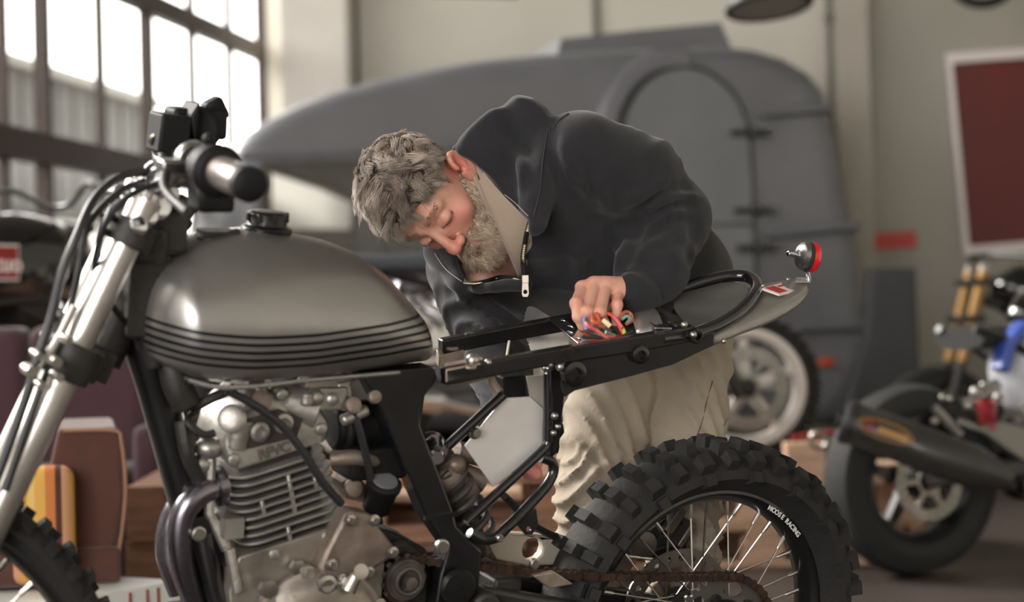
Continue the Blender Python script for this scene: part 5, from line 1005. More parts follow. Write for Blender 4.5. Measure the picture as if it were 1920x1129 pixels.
# seams, cuff rib, zipper
g = Many('seam', mat('seam thread', (38, 38, 41), .9), hoodie)
for ln in ([(1030, 238), (1034, 290), (1050, 335), (1078, 372)], [(1028, 240), (1018, 300), (1012, 360), (1000, 408)], [(1140, 530), (1175, 508), (1215, 515), (1245, 560)], [(1066, 213), (1048, 226), (1036, 245)]):
    g.tube(snap(pxline(ln, 8), hoodie_sdf, .0005), .0016, 6)
zp = [(996, 410), (990, 428), (985, 452), (981, 480), (982, 505), (985, 528)]; zp2 = [(985, 528), (962, 522), (938, 521), (912, 528), (890, 532), (871, 531)]
def zsm(pp):
    dz = np.array([(p - CAM) @ _f for p in pp]); md = np.median(dz); dz = np.clip(dz, md - .05, md + .05); dz = np.array([min(dz[max(0, i - 5):i + 6]) for i in range(len(dz))]); dz = np.convolve(np.pad(dz, 6, 'edge'), np.ones(13) / 13, 'valid')
    return [CAM + (p - CAM) * ((d - .006) / ((p - CAM) @ _f)) for p, d in zip(pp, dz)]
M_zip = mat('zip metal', (196, 176, 140), .35, .9)
g = G(); gt = G()
for ln in (zp, zp2):
    pp = zsm(snap(pxline([(x, y) for x, y in ln], 14), hoodie_sdf, .0)); g.tube(pp, .0048, 6); sl = np.r_[0, np.cumsum([np.linalg.norm(b - a) for a, b in zip(pp[:-1], pp[1:])])]; A_ = np.array(pp)
    for t in np.arange(0, sl[-1], .0032): p = np.array([np.interp(t, sl, A_[:, k]) for k in range(3)]); gt.sphere(p - _f * .0045, (.0032, .002, .0012), 6, np.stack([_R, _f, _U], 1))
g.build('zip_tape', mat('zip tape', (30, 30, 32), .9), hoodie); zo = gt.build('zip_teeth', M_zip, hoodie)
zpos = snap([W(985, 528, 3.3)], hoodie_sdf, .012)[0]
g = G(); g.box(zpos + _U * .004, (.011, .006, .013)); L0 = [zpos + _R * x + _U * y for x, y in [(-.005, .0), (.005, 0), (.0062, -.02), (.004, -.0255), (-.004, -.0255), (-.0062, -.02)]]; c_ = zpos - _U * .017
g.panel([L0, [c_ + .0032 * (_R * math.cos(a) + _U * math.sin(a)) for a in np.arange(12) * math.pi / 6][::-1]], -_f * .002); g.build('zip_pull', mat('zip pull', (158, 148, 138), .35, 1), hoodie, bevel=.0005)
g = Many('contrast_stitching', mat('pale stitching', (150, 146, 140), .8), hoodie); [g.tube(snap(pxline(l, 8), hoodie_sdf, .0006), .0008, 5) for l in ([(946, 365), (965, 380), (990, 405)], [(815, 475), (836, 505), (866, 528)], [(873, 492), (872, 510), (872, 526)])]
# t-shirt
M_tee = mat('taupe jersey', (158, 140, 124), .9, bump=.1, bscale=300, sheen=.2)
TC = W(905, 366, 3.455); TN = unit(.92 * _R + .40 * _U)
def tee_sdf(P):
    d = smin(capsule(P, W(955, 372, 3.47), W(1050, 420, 3.58), .096, .105), capsule(P, W(1000, 360, 3.42), W(905, 470, 3.52), .07, .07), .05); d = smin(d, capsule(P, W(905, 372, 3.45), W(960, 400, 3.46), .070, .1), .04)
    d = d + .003 * wob(P, 24, 1.0); d = smax(d, -(head_sdf(P) - .010), .006)
    d = smax(d, -((P - TC) @ TN), .004); return smax(d, -(capsule(P, neck_b, J['neck'], .058, .06)), .003) 
net_obj('t_shirt', surfnet(tee_sdf, W(800, 300, 3.5) - [.05, .3, .35], W(1100, 300, 3.5) + [.05, .3, .1], .0045), M_tee, person)
g = G(); g.torus(TC, TN, .071, .005, 48, 8); g.torus(TC + TN * .011, TN, .074, .005, 48, 8); g.build('shirt_collar', M_tee, person)
# trousers
M_tr = mat('beige work trousers', (156, 144, 128), .85, var=.10, vscale=14, bump=.15, bscale=260)
def trouser_sdf(P):
    d = smin(capsule(P, J['pelvis'] + [.0, .02, .03], (J['hipL'] + J['hipR']) / 2 + [0, 0, -.02], .135, .125), capsule(P, J['hipL'] + [0, 0, .02], J['hipR'] + [0, 0, .02], .088), .04)
    for s, sd_ in (('L', 0.), ('R', 2.)):
        h, k, a = J['hip' + s], J['kn' + s], J['an' + s]
        l = smin(capsule(P, h, k, .088, .071), capsule(P, k, a, .071, .060), .02)
        l = l + limb_folds(P, h + [0, 0, -.08], k, .08, .012, .060, 1.5, sd_) + limb_folds(P, k + [0, 0, .1], k + [0, 0, -.16], .075, .014, .042, .9, sd_) + limb_folds(P, k + [0, 0, -.1], a, .065, .014, .050, 1.0, sd_ + 1)
        d = smin(d, l, .007)
    d = d + .003 * wob(P, 18, .2)
    return smax(d, -(P[..., 2] - .10), .004)
tv = surfnet(trouser_sdf, W(1160, 600, 3.6) - [.35, .45, .95], W(1250, 600, 3.7) + [.35, .45, .35], .006)
trs = net_obj('trousers', tv, M_tr, person)
g = Many('side_seam', mat('trouser seam', (92, 78, 60), .9), trs); g.tube(snap(pxline([(1336, 715), (1326, 750), (1318, 785), (1308, 815)], 8), trouser_sdf, .0004), .0009, 6); g.tube(snap(pxline([(1342, 500), (1344, 515), (1346, 535)], 5), trouser_sdf, .0004), .0013, 6)
# shoes
for s in 'LR':
    a = J['an' + s]; f0 = np.array([-.10, -1, 0]); f0 = f0 / np.linalg.norm(f0); heel = a * [1, 1, 0] - f0 * .045; toe = heel + f0 * .27
    def shoe(P, heel=heel, toe=toe, a=a):
        d = smin(capsule(P, heel + [0, 0, .055], heel + (toe - heel) * .55 + [0, 0, .045], .046, .046), capsule(P, heel + (toe - heel) * .5 + [0, 0, .045], toe - unit(toe - heel) * .045 + [0, 0, .040], .046, .040), .02)
        d = smin(d, capsule(P, heel + [0, 0, .06], a + [0, 0, .04], .046, .048), .02); return smax(d, -(P[..., 2] - .012), .006)
    so = net_obj('shoe', surfnet(shoe, np.minimum(heel, toe) - [.1, .1, 0.0], np.maximum(heel, toe) + [.1, .1, .22], .006), mat('dark leather', (52, 42, 36), .5), person)
    pts = []; x_ = unit(toe - heel); y_ = np.array([-x_[1], x_[0], 0]); L_ = .28
    for t in np.linspace(0, 2 * math.pi, 24, endpoint=False): wdt = .048 if math.cos(t) > 0 else .040; pts.append(heel + x_ * (L_ * .47 + L_ * .53 * math.cos(t) - .005) + y_ * wdt * math.copysign(abs(math.sin(t)) ** .7, math.sin(t)) + [0, 0, .001])
    g = G(); g.prism(pts, (0, 0, .018)); g.build('sole', M_rub, so, bevel=.003)
# hair and beard: a soft under-layer plus fine tapered locks
def fibres(name, roots, normals, dirs, length, rad, m, curl=.0, nseg=5, lift=.6, par=None, seed=1, pull=None):
    rng = np.random.default_rng(seed); n = len(roots); L = length * (0.7 + .6 * rng.random(n)); ph = rng.random(n) * 6.28; vs = np.zeros((n, nseg + 1, 3, 3)); p = roots.copy(); dr = dirs.copy()
    side = np.cross(normals, dr); side /= np.linalg.norm(side, axis=1)[:, None] + 1e-9
    for i in range(nseg + 1):
        t = i / nseg; h = normals * (lift * (1 - t)) + dr * (.35 + t) + side * (curl * np.sin(ph + t * 3.2))[:, None] - normals * (.35 * t)[..., None] if False else normals * (lift * (1 - t * 1.4)) + dr * (.35 + t) + side * (curl * np.sin(ph + t * 3.2))[:, None]
        h /= np.linalg.norm(h, axis=1)[:, None]
        a = np.cross(h, normals); a /= np.linalg.norm(a, axis=1)[:, None] + 1e-9; b_ = np.cross(h, a); r = rad * (1 - .8 * t)
        for k in range(3): q_ = 2 * math.pi * k / 3; vs[:, i, k] = p + r * (a * math.cos(q_) + b_ * math.sin(q_))
        p = p + h * (L / nseg)[:, None] + (0 if pull is None else pull * (.16 if i else 0))
    K = (nseg + 1) * 3; base = np.arange(n)[:, None, None] * K; f = []
    for i in range(nseg):
        for k in range(3): f.append([i * 3 + k, i * 3 + (k + 1) % 3, (i + 1) * 3 + (k + 1) % 3, (i + 1) * 3 + k])
    F_ = (base + np.array(f)[None]).reshape(-1, 4); return vs.reshape(-1, 3), F_
def clump(roots, normals, dirs, nc, amp, seed):
    rng = np.random.default_rng(seed); ci = rng.choice(len(roots), nc, replace=False); cc = roots[ci]; k = np.empty(len(roots), int)
    for s in range(0, len(roots), 2000): k[s:s + 2000] = np.argmin(((roots[s:s + 2000, None] - cc[None]) ** 2).sum(-1), 1)
    rd = rng.normal(size=(nc, 3)) * amp; d = .35 * dirs + .65 * dirs[ci][k] + rd[k]; d -= normals * np.sum(d * normals, 1)[:, None] * .6
    return d / (np.linalg.norm(d, axis=1)[:, None] + 1e-9), cc[k] - roots, rng.random(nc)[k], k
def hairmat(name, dark, light, noise=60):
    m = bpy.data.materials.new(name); m.use_nodes = True; nt = m.node_tree; b = nt.nodes['Principled BSDF']; b.inputs['Roughness'].default_value = .45; b.inputs['Specular IOR Level'].default_value = .4
    tc = nt.nodes.new('ShaderNodeTexCoord'); n = nt.nodes.new('ShaderNodeTexNoise'); n.inputs['Scale'].default_value = noise; n.inputs['Detail'].default_value = 2; nt.links.new(tc.outputs['Object'], n.inputs['Vector'])
    at = nt.nodes.new('ShaderNodeAttribute'); at.attribute_name = 'tone'; ad = nt.nodes.new('ShaderNodeMath'); ad.operation = 'MULTIPLY_ADD'; nt.links.new(n.outputs['Fac'], ad.inputs[0]); ad.inputs[1].default_value = .5; nt.links.new(at.outputs['Fac'], ad.inputs[2])
    r = nt.nodes.new('ShaderNodeValToRGB'); nt.links.new(ad.outputs[0], r.inputs[0]); r.color_ramp.elements[0].position = .2; r.color_ramp.elements[1].position = 1.0
    r.color_ramp.elements[0].color = (*lin(dark), 1); r.color_ramp.elements[1].color = (*lin(light), 1); nt.links.new(r.outputs[0], b.inputs['Base Color']); return m
M_hair = hairmat('grey brown hair', (60, 47, 40), (190, 174, 160)); M_beard = hairmat('grizzled beard', (124, 98, 78), (240, 220, 198), 90)
faces = np.array([p.vertices[:] for p in person.data.polygons]); c4 = co[faces].mean(1); nn = np.cross(co[faces[:, 2]] - co[faces[:, 0]], co[faces[:, 3]] - co[faces[:, 1]]); ar = np.linalg.norm(nn, axis=1); nn = nn / (ar[:, None] + 1e-12)
qf = w2h(c4); nh = (nn @ HM)
if np.mean(np.sum(nh * (qf - [0, 0, .03]), -1)[np.linalg.norm(qf, axis=1) < .16]) < 0: nn = -nn; nh = -nh
near = np.linalg.norm(qf, axis=1) < .17
ear = (np.abs(qf[:, 0]) > .066) & (np.abs(qf[:, 1] + .008) < .028) & (np.abs(qf[:, 2] + .016) < .042)
x, y, z = qf.T
hairline = .062 - .018 * (np.abs(x) / .05) ** 2                     # forehead edge in z at the front
hair_reg = near & ~ear & (((z > hairline) & (y > .02)) | ((y <= .02) & (z > .012 + .3 * np.maximum(y, -.02))) | ((y < -.022) & (z > -.050 + .0 * y)) | ((y <= .028) & (y > -.022) & (z > .004) & (np.abs(x) > .05)))
beard_reg = near & ~ear & (z < -.022) & (y > -.016 + .35 * np.clip(-z - .035, 0, .07)) & ~((y > .075) & (z > -.058)) & (z > -.135) & ~((np.abs(x) < .018) & (y > .08) & (z > -.084) & (z < -.068)) & (z < -.022 - .62 * np.clip(y - .012, 0, .05)) 
tache = near & (np.abs(x) < .030) & (y > .070) & (z < -.054) & (z > -.070)
beard_reg = beard_reg | tache
def sample(mask, n, seed):
    rng = np.random.default_rng(seed); idx = np.where(mask)[0]; p = ar[idx] / ar[idx].sum(); i = rng.choice(idx, n, p=p); fr_ = faces[i]; w_ = rng.random((n, 4)); w_ /= w_.sum(1)[:, None]
    return (co[fr_] * w_[..., None]).sum(1), nn[i], w2h(c4[i])
def flow(q, kind, seed=0):
    rng = np.random.default_rng(seed); d = np.zeros_like(q)
    if kind == 'hair':
        top = np.clip((q[:, 2] - .03) / .06, 0, 1); w1 = np.sin(q[:, 0] * 46 + q[:, 1] * 30 + 1.2 * np.sin(q[:, 1] * 55)); w2 = np.cos(q[:, 1] * 44 - q[:, 0] * 35)
        d[:, 0] = w1 * .7 * top - .25 * top; d[:, 1] = .95 * top + w2 * .35 * top - (1 - top) * .35; d[:, 2] = -(1 - top) * 1.0
    else: d[:, 1] = .35 + .3 * (q[:, 1] < .05); d[:, 2] = -1; d[:, 0] = .0 + np.sin(q[:, 2] * 160 + q[:, 1] * 120) * .25
    d += rng.normal(size=d.shape) * (.10 if kind == 'hair' else .25); return d @ HM.T
V_, F_, nb_ = [], [], 0
p, n_, qh = sample(hair_reg, 24000, 3); fl_ = flow(qh, 'hair', 5); top = np.clip((qh[:, 2] + .01) / .09, 0, 1) * np.clip((qh[:, 1] + .10) / .09, .25, 1); Ls = .006 + .030 * top ** 1.3
fl_, pull_, ct_, ck_ = clump(p, n_, fl_, 520, .38, 21); Ls = Ls * (.75 + .5 * ct_); fw_ = (qh[:, 1] > .045) & (np.random.default_rng(8).random(len(Ls)) < .012); Ls = np.where(fw_, .050, Ls); pull_[fw_] = 0; v1, f1 = fibres('h', p - n_ * .001, n_, fl_, Ls, .00045, None, .16, 6, .66, pull=pull_ * top[:, None])
cap_idx = np.where(hair_reg)[0]; cv = c4[cap_idx]; qq = qf[cap_idx]; tp = np.clip((qq[:, 2] + .01) / .09, 0, 1) * np.clip((qq[:, 1] + .10) / .09, .25, 1)
def stone(nst, per, nsh, seed, lo_=.1, hi_=.75): r = np.random.default_rng(seed).random(nst) ** 1.2; return np.r_[np.repeat(lo_ + (hi_ - lo_) * r, per), np.zeros(nsh)]
def mesh_from(name, v, f, m, par, tone=None):
    me = bpy.data.meshes.new(name); me.vertices.add(len(v)); me.vertices.foreach_set('co', v.ravel().astype(np.float32)); me.loops.add(f.size); me.loops.foreach_set('vertex_index', f.ravel().astype(np.int32)); me.polygons.add(len(f)); me.polygons.foreach_set('loop_start', np.arange(len(f), dtype=np.int32) * f.shape[1]); me.update(calc_edges=True); me.materials.append(m); me.shade_smooth(); a_t = me.attributes.new('tone', 'FLOAT', 'POINT'); a_t.data.foreach_set('value', (np.zeros(len(v)) if tone is None else tone).astype(np.float32)); o = bpy.data.objects.new(name, me); COL.objects.link(o); o.parent = par; return o
def shell(mask, off):                          # offset copy of the scalp under the locks
    idx = np.where(mask)[0]; fs = faces[idx]; vid = np.unique(fs); mp_ = -np.ones(len(co), int); mp_[vid] = np.arange(len(vid)); vn = np.zeros((len(co), 3)); 
    for k in range(4): np.add.at(vn, fs[:, k], nn[idx])
    vn = vn[vid] / (np.linalg.norm(vn[vid], axis=1)[:, None] + 1e-9); qv = w2h(co[vid]); return co[vid] + vn * off(qv)[:, None], mp_[fs]
def offh(qv): t = np.clip((qv[:, 2] + .01) / .09, 0, 1) * np.clip((qv[:, 1] + .10) / .09, .25, 1); edge = np.clip((qv[:, 2] - .05) / .02, 0, 1) * np.ones(len(qv)); return (.0006 + .005 * t ** 1.3 * np.where(qv[:, 1] > .03, edge, 1)) + .002 * t * np.sin(qv[:, 0] * 150 + 2 * np.sin(qv[:, 1] * 120))
v2, f2 = shell(hair_reg, offh)
mesh_from('hair', np.vstack([v1, v2]), np.vstack([f1, f2 + len(v1)]), M_hair, person, np.r_[np.repeat(.05 + .35 * ct_ + .45 * np.random.default_rng(2).random(24000) ** 1.3, 21), np.zeros(len(v2)) - .1])
p, n_, qb = sample(beard_reg, 14000, 9); fl_ = flow(qb, 'beard', 6); Ls = .006 + .020 * np.clip((-qb[:, 2] - .035) / .05, 0, 1) * np.clip((qb[:, 1] + .02) / .05, .4, 1)
fl_, pull_, ctb, ck_ = clump(p, n_, fl_, 420, .35, 22); Ls = Ls * (.7 + .6 * ctb); v1, f1 = fibres('b', p - n_ * .0008, n_, fl_, Ls, .00042, None, .30, 5, .62, seed=4, pull=pull_)
v2, f2 = shell(beard_reg, lambda qv: .0008 + .006 * np.clip((-qv[:, 2] - .05) / .05, 0, 1))
mesh_from('beard', np.vstack([v1, v2]), np.vstack([f1, f2 + len(v1)]), M_beard, person, stone(14000, 18, len(v2), 2))
brow = near & (np.abs(np.abs(x) - .030) < .020) & (y > .055) & (np.abs(z - .026 + .0 * np.abs(x)) < .0055)
p, n_, qb = sample(brow, 420, 12); dd = np.zeros_like(qb); dd[:, 0] = np.sign(qb[:, 0]); dd[:, 2] = .25; v1, f1 = fibres('e', p, n_, dd @ HM.T, np.full(len(p), .007), .00028, None, .2, 3, .4); mesh_from('eyebrows', v1, f1, hairmat('eyebrow hair', (140, 108, 90), (196, 164, 142)), person)
lash = near & (np.abs(np.abs(x) - .031) < .016) & (y > .05) & (np.abs(z + .006) < .0025)
p, n_, qb = sample(lash, 90, 13); dd = np.zeros_like(qb); dd[:, 2] = -.8; dd[:, 1] = .5; v1, f1 = fibres('l', p, n_, dd @ HM.T, np.full(len(p), .0045), .00028, None, .1, 3, .3); mesh_from('eyelashes', v1, f1, hairmat('lash hair', (60, 48, 40), (84, 66, 54)), person)
# ------------------------------------------------------------------ pallets, seats and the other motorcycles
M_wood = mat('pallet wood', (204, 168, 142), .8, var=.22, vscale=6, bump=.3, bscale=18, stretch=(1, 6, 6))
M_wood2 = mat('dark pallet wood', (136, 100, 80), .85, var=.3, vscale=6, bump=.3, bscale=18, stretch=(1, 6, 6))
def pallet(x, y, z, rz, label, m, first=[None]):
    r = empty('pallet', (x, y, z), rz); tag(r, label, 'pallet', None)
    for k in range(7): g = G(); g.box((0, -.35 + k * .7 / 6, .133), (1.2, .095, .022)); g.build('deck_board', m, r, bevel=.003, smooth=0)
    for k in range(3): g = G(); g.box((-.55 + k * .55, 0, .111), (.10, .8, .022)); g.build('stringer_board', m, r, smooth=0)
    for i in range(3):
        for j in range(3): g = G(); g.box((-.53 + i * .53, -.35 + j * .35, .061), (.14, .10, .078)); g.build('block', m, r, bevel=.003, smooth=0)
    for j in range(3): g = G(); g.box((0, -.35 + j * .35, .011), (1.2, .10, .022)); g.build('bottom_board', m, r, smooth=0)
    return r
HP = .1445
def col(px, d): q = W(px, 600, d); return q[0], q[1]
xA, yA = -.33, 5.68; xB, yB = -.43, 6.97; xC, yC = .81, 7.16
for k in range(3): pallet(xA - .1, yA, k * HP, R_(1 + k * .8), ['brown pallet at the bottom of the stack behind the armchair', 'brown pallet in the middle of the stack behind the armchair', 'brown pallet on top of the stack behind the armchair'][k], M_wood2)
for k in range(2): pallet(xB, yB, k * HP, R_(1 - k), ['lower wooden pallet under the silver wheeled motorcycle', 'upper wooden pallet under the silver wheeled motorcycle'][k], M_wood)
for k in range(2): pallet(xC, yC, k * HP, R_(1 - k), ['lower pale pallet seen through the spokes of the rear wheel', 'upper pale pallet seen through the spokes of the rear wheel'][k], M_wood)
for k in range(2): pallet(xB, yB + .86, k * HP, 0, ['lower rear pallet under the back wheel of the silver wheeled motorcycle', 'upper rear pallet under the back wheel of the silver wheeled motorcycle'][k], M_wood)
# crate with a strap and ring on top, right end of the platform
cx, cy = col(1532, 6.85); cr_ = empty('wooden_block', (cx, cy - .02, 2 * HP), 0); tag(cr_, 'short timber block with grey metal corner at the right end of the pallets', 'wood block')
g = G(); g.box((-.06, 0, .06), (.13, .12, .12)); g.build('timber', M_wood, cr_, bevel=.004); g = G(); g.box((.05, 0, .065), (.08, .13, .13)); g.build('metal_corner', mat('grey corner', (120, 122, 122), .5, .4), cr_, bevel=.004)
stp = empty('ratchet_strap', (cx, cy - .02, 2 * HP + .131), 0); tag(stp, 'red strap with a steel ring lying on the timber block', 'strap')
g = G(); g.tube(smooth_path([(-.1, 0, .006), (-.03, .01, .012), (.03, -.01, .02), (.1, .02, .008)], 5), .009, 8); g.build('webbing', mat('strap red', (150, 40, 34), .7), stp); g = G(); g.torus((-.02, -.075, .0), (0, 1, .15), .028, .006, 24, 8); g.build('ring', M_bolt, stp)
# ---- background motorcycles: one builder, different dress
def cast_wheel(root, name, c, R, wd, rimc, nsp, disc, knob=False, ydisc=-.06):
    g = G(); g.lathe(c, (0, 1, 0), [(-.07, .012), (-.065, .03), (-.04, .045), (.04, .045), (.065, .03), (.07, .012)], 24); wh = g.build(name, M_dirty, root)
    ri = R - wd * .62
    if knob: g = knobby(R, ri, wd, 34, 2, 0); g.xf(np.eye(3), c)
    else: g = G(); g.lathe(c, (0, 1, 0), [(-wd * .36, ri), (-wd * .48, ri + .02), (-wd * .5, R - wd * .35), (-wd * .36, R - wd * .1), (0, R), (wd * .36, R - wd * .1), (wd * .5, R - wd * .35), (wd * .48, ri + .02), (wd * .36, ri)], 72, True)
    g.build('tyre', M_rub if not knob else M_tyre, wh)
    g = G(); g.lathe(c, (0, 1, 0), [(-wd * .36, ri + .01), (-wd * .38, ri - .012), (-wd * .25, ri - .03), (wd * .25, ri - .03), (wd * .38, ri - .012), (wd * .36, ri + .01)], 72, True); g.build('rim', rimc, wh)
    for k in range(nsp):
        a = 2 * math.pi * k / nsp + .35; d = np.array([math.cos(a), 0, math.sin(a)]); t = np.array([-math.sin(a), 0, math.cos(a)]); g = G(); L_ = ri - .02
        g.prism([c + d * .035 - t * .024 + [0, -.018, 0], c + d * L_ - t * .014 + [0, -.02, 0], c + d * L_ + t * .014 + [0, -.02, 0], c + d * .035 + t * .024 + [0, -.018, 0]], (0, .038, 0)); g.build('wheel_spoke', rimc, wh, bevel=.005)
    if disc: bdisc(V(c), np.eye(3), wh, disc, ydisc)
    return wh
def bg_bike(root, s, o):
    """s=+1: front towards local +x; coordinates in metres, rear axle at x=0"""
    X = lambda x, y, z: np.array([s * x, y, z]); wb = o.get('wb', 1.40); Rr, Rf = o.get('Rr', .31), o.get('Rf', .30); fr_m = o.get('frame', M_black); eng_m = o.get('engine', M_alu)
    cast_wheel(root, 'rear_wheel', X(0, 0, Rr), Rr, o.get('wr', .15), o['rim'], o.get('nsp', 6), o.get('dr', .11), o.get('knob', False), o.get('ydisc', -.06))
    cast_wheel(root, 'front_wheel', X(wb, 0, Rf), Rf, o.get('wf', .11), o['rim'], o.get('nsp', 6), o.get('df', .15), o.get('knob', False), o.get('ydisc', -.06))
    rake = .46; hd_ = X(wb - .03, 0, Rf) + np.array([-s * rake * .62, 0, .62]); 
    for y in (-.095, .095):
        g = G(); a = X(wb - .03, y, Rf - .03); b = a + np.array([-s * rake * .68, 0, .68]); m_ = a * .55 + b * .45; g.tube([a, m_], [.027, .027], 14); g.tube([m_, b], [.021, .021], 14); g.build('fork_leg', o.get('fork', M_chrome), root)
    g = G()
    for z in (.40, .64): g.box(X(wb - .03, 0, Rf) + np.array([-s * rake * z, 0, z]), (.08, .25, .035))
    g.cyl(X(wb - .03, 0, Rf) + np.array([-s * (rake * .38 - .0), 0, .38]), X(wb - .03, 0, Rf) + np.array([-s * rake * .66, 0, .66]), .03); g.build('triple_clamp', M_dirty, root, bevel=.006)
    top = X(wb - .03, 0, Rf) + np.array([-s * rake * .68, 0, .70]); g = G(); g.tube(smooth_path([top + [-s * .12, -.36, .07], top + [-s * .05, -.2, .09], top + [0, -.06, .03], top + [0, .06, .03], top + [-s * .05, .2, .09], top + [-s * .12, .36, .07]], 6), .011, 10); g.build('handlebar', M_black, root)
    for y in (-1, 1): g = G(); g.cyl(top + [-s * .13, y * .38, .068], top + [-s * .075, y * .26, .082], .017); g.build('grip', M_rub, root)
    g = G(); neck = X(wb - .32, 0, Rf + .52)
    for y in (-.12, .12): g.tube(smooth_path([neck, X(.85, y, .70), X(.55, y, .66), X(.42, y * .9, .48), X(.45, y * .8, .34)], 6), .02, 10); g.tube(smooth_path([neck, X(.95, y * .8, .5), X(.90, y * .9, .25), X(.5, y, .22), X(.45, y * .8, .34)], 6), .017, 10); g.tube([X(.5, y, .62), X(.1 + o.get('sub', 0) * .6, y, .74), X(-.15 + o.get('sub', 0), y * .8, .78)], .014, 8)
    g.build('frame', fr_m, root)
    for y in (-1, 1): g = G(); g.box(X(.22, y * .10, Rr + .02), (.5, .03, .06), roty(s * -.05)); g.build('swingarm_leg', o.get('swing', M_dirty), root, bevel=.01)
    g = G(); g.box(X(.66, 0, .36), (.42, .28, .24)); g.lathe(X(.78, -.14, .35), (0, -1, 0), [(0, .10), (.03, .095), (.04, .05)], 24); g.lathe(X(.58, -.14, .36), (0, -1, 0), [(0, .08), (.02, .075), (.03, .04)], 24); en = g.build('engine', eng_m, root, bevel=.03, bseg=3)
    g = G(); cyl0 = X(.76, 0, .48); ax = unit(np.array([s * .35, 0, 1]))
    for k in range(8): g.box(cyl0 + ax * k * .018, (.20, .24, .007), roty(s * .34))
    g.box(cyl0 + ax * .07, (.15, .2, .17), roty(s * .34)); g.box(cyl0 + ax * .18, (.19, .24, .07), roty(s * .34)); g.build('cylinder', eng_m, en, bevel=.004)
    g = G(); g.sphere(X(.45, -.05, .52), (.06, .07, .06), 14); g.sphere(X(.52, -.06, .60), (.05, .05, .05), 12); g.cyl(X(.36, -.1, .5), X(.56, -.1, .62), .022); g.build('carburettor', M_alu, root)
    g = G(); g.tube(smooth_path([X(.9, -.08, .60), X(1.02, -.1, .46), X(.95, -.13, .24), X(.55, -.16, .22), X(.3, -.17, .27)], 7), .022, 12); ex = g.build('exhaust_pipe', o.get('pipe', M_chrome), root)
    if o.get('can') is None: g = G(); g.lathe(X(.32, -.18, .27), (-s, 0, .12), [(0, .03), (.03, .045), (.40, .05), (.43, .03)], 24); g.build('silencer', M_chrome, ex)
    T = lambda P: o_tank(P)
    tk = o.get('tank', (.80, .82, .30, .15, .14)); tx, tz, lx, ly, lz = tk
    def tank_sdf(P): d = ellip(P, X(tx, 0, tz), (lx, ly, lz)); d = smin(d, ellip(P, X(tx - .16, 0, tz - .02), (lx * .6, ly * .62, lz * .7)), .06); return smax(d, (tz - lz * .62) - P[..., 2], .03)
    net_obj('fuel_tank', surfnet(tank_sdf, X(tx, 0, tz) - [lx + .15, .25, .25], X(tx, 0, tz) + [lx + .15, .25, .25], .014), o['tankm'], root)
    sx0, sx1, sz = o.get('seat', (-.12, .48, .80)); g = G(); n = o.get('ribs', 0); pts = np.linspace(sx0, sx1, 34); vs = []; K = 10
    for i, x in enumerate(pts):
        t = i / 33; h = .05 + (.010 * (math.sin(t * math.pi * n * 1.0) ** 2) if n else 0); hw_ = .13 - .04 * t
        for k in range(K): a = 2 * math.pi * k / K; vs.append(X(x, hw_ * math.cos(a), sz + h * math.sin(a) * (1 if math.sin(a) > 0 else .6)))
    g.add(vs, [(i * K + k, i * K + (k + 1) % K, (i + 1) * K + (k + 1) % K, (i + 1) * K + k) for i in range(33) for k in range(K)] + [tuple(range(K)), tuple(33 * K + k for k in range(K))]); g.build('seat', o.get('seatm', M_rub), root, smooth=60)
    if o.get('tail'):
        def tail_sdf(P): return smax(ellip(P, X(sx0 - .04, 0, sz), (.20, .12, .065)), -ellip(P, X(sx0 - .0, 0, sz - .10), (.3, .09, .07)), .02)
        net_obj('tail_cowl', surfnet(tail_sdf, X(sx0 - .04, 0, sz) - [.3, .2, .15], X(sx0 - .04, 0, sz) + [.3, .2, .15], .01), o['tail'], root)
M_silver = mat('silver wheel paint', (206, 200, 192), .4, .3)
# (1) on the pallets behind the man, facing right
bw = Fr(W(1394, 600, 7.45) * np.array([1, 1, 0]), 2)
b1 = empty('motorcycle', tuple(bw.o + np.array([-1.42 * bw.x[0], -1.42 * bw.x[1], 2 * HP + .002])), bw.rz); tag(b1, 'motorcycle with silver cast wheels on the wooden pallets behind the man', 'motorcycle')
bg_bike(b1, 1, dict(wb=1.42, Rr=.29, Rf=.285, wr=.13, wf=.12, rim=M_silver, nsp=5, dr=.10, df=.15, knob=True, tank=(.82, .80, .28, .14, .12), tankm=mat('black tank paint', (24, 24, 26), .2, coat=.6), seat=(-.10, .5, .755), ribs=16, seatm=mat('ribbed seat vinyl', (62, 64, 70), .5), tail=mat('pale blue grey paint', (150, 160, 182), .3, coat=.4), fork=M_black, engine=M_alu))
for nm, c_, sz_, m_ in (('side_panel', (.22, -.10, .60), (.26, .02, .13), M_silver), ('air_box', (.36, 0, .58), (.16, .18, .16), M_rub), ('battery', (.12, -.02, .56), (.12, .12, .12), M_dirty), ('rear_brace', (.30, -.13, .42), (.30, .02, .03), M_alu), ('footrest', (.46, -.17, .34), (.10, .05, .03), M_alu), ('oil_tank', (.30, -.12, .50), (.10, .08, .10), M_alu)):
    g = G(); g.box(c_, sz_, roty(-.15)); g.build(nm, m_, b1, bevel=.012, bseg=3)
for yy in (-.13, .13): g = G(); g.tube([(.02, yy, .34), (.16, yy, .70)], .022, 14); g.tube([(.05, yy, .42), (.14, yy, .66)], .034, 14); g.build('rear_shock', M_chrome, b1)
for k in range(7): g = G(); g.tube(smooth_path([(.50 - k * .05, -.13, .50 + .02 * (k % 3)), (.42 - k * .03, -.17, .60 - .015 * k), (.30 - k * .02, -.15, .66 - .02 * (k % 2)), (.62, -.12, .66)], 5), .007, 8); g.build('cable', M_chrome if k % 2 else M_black, b1)
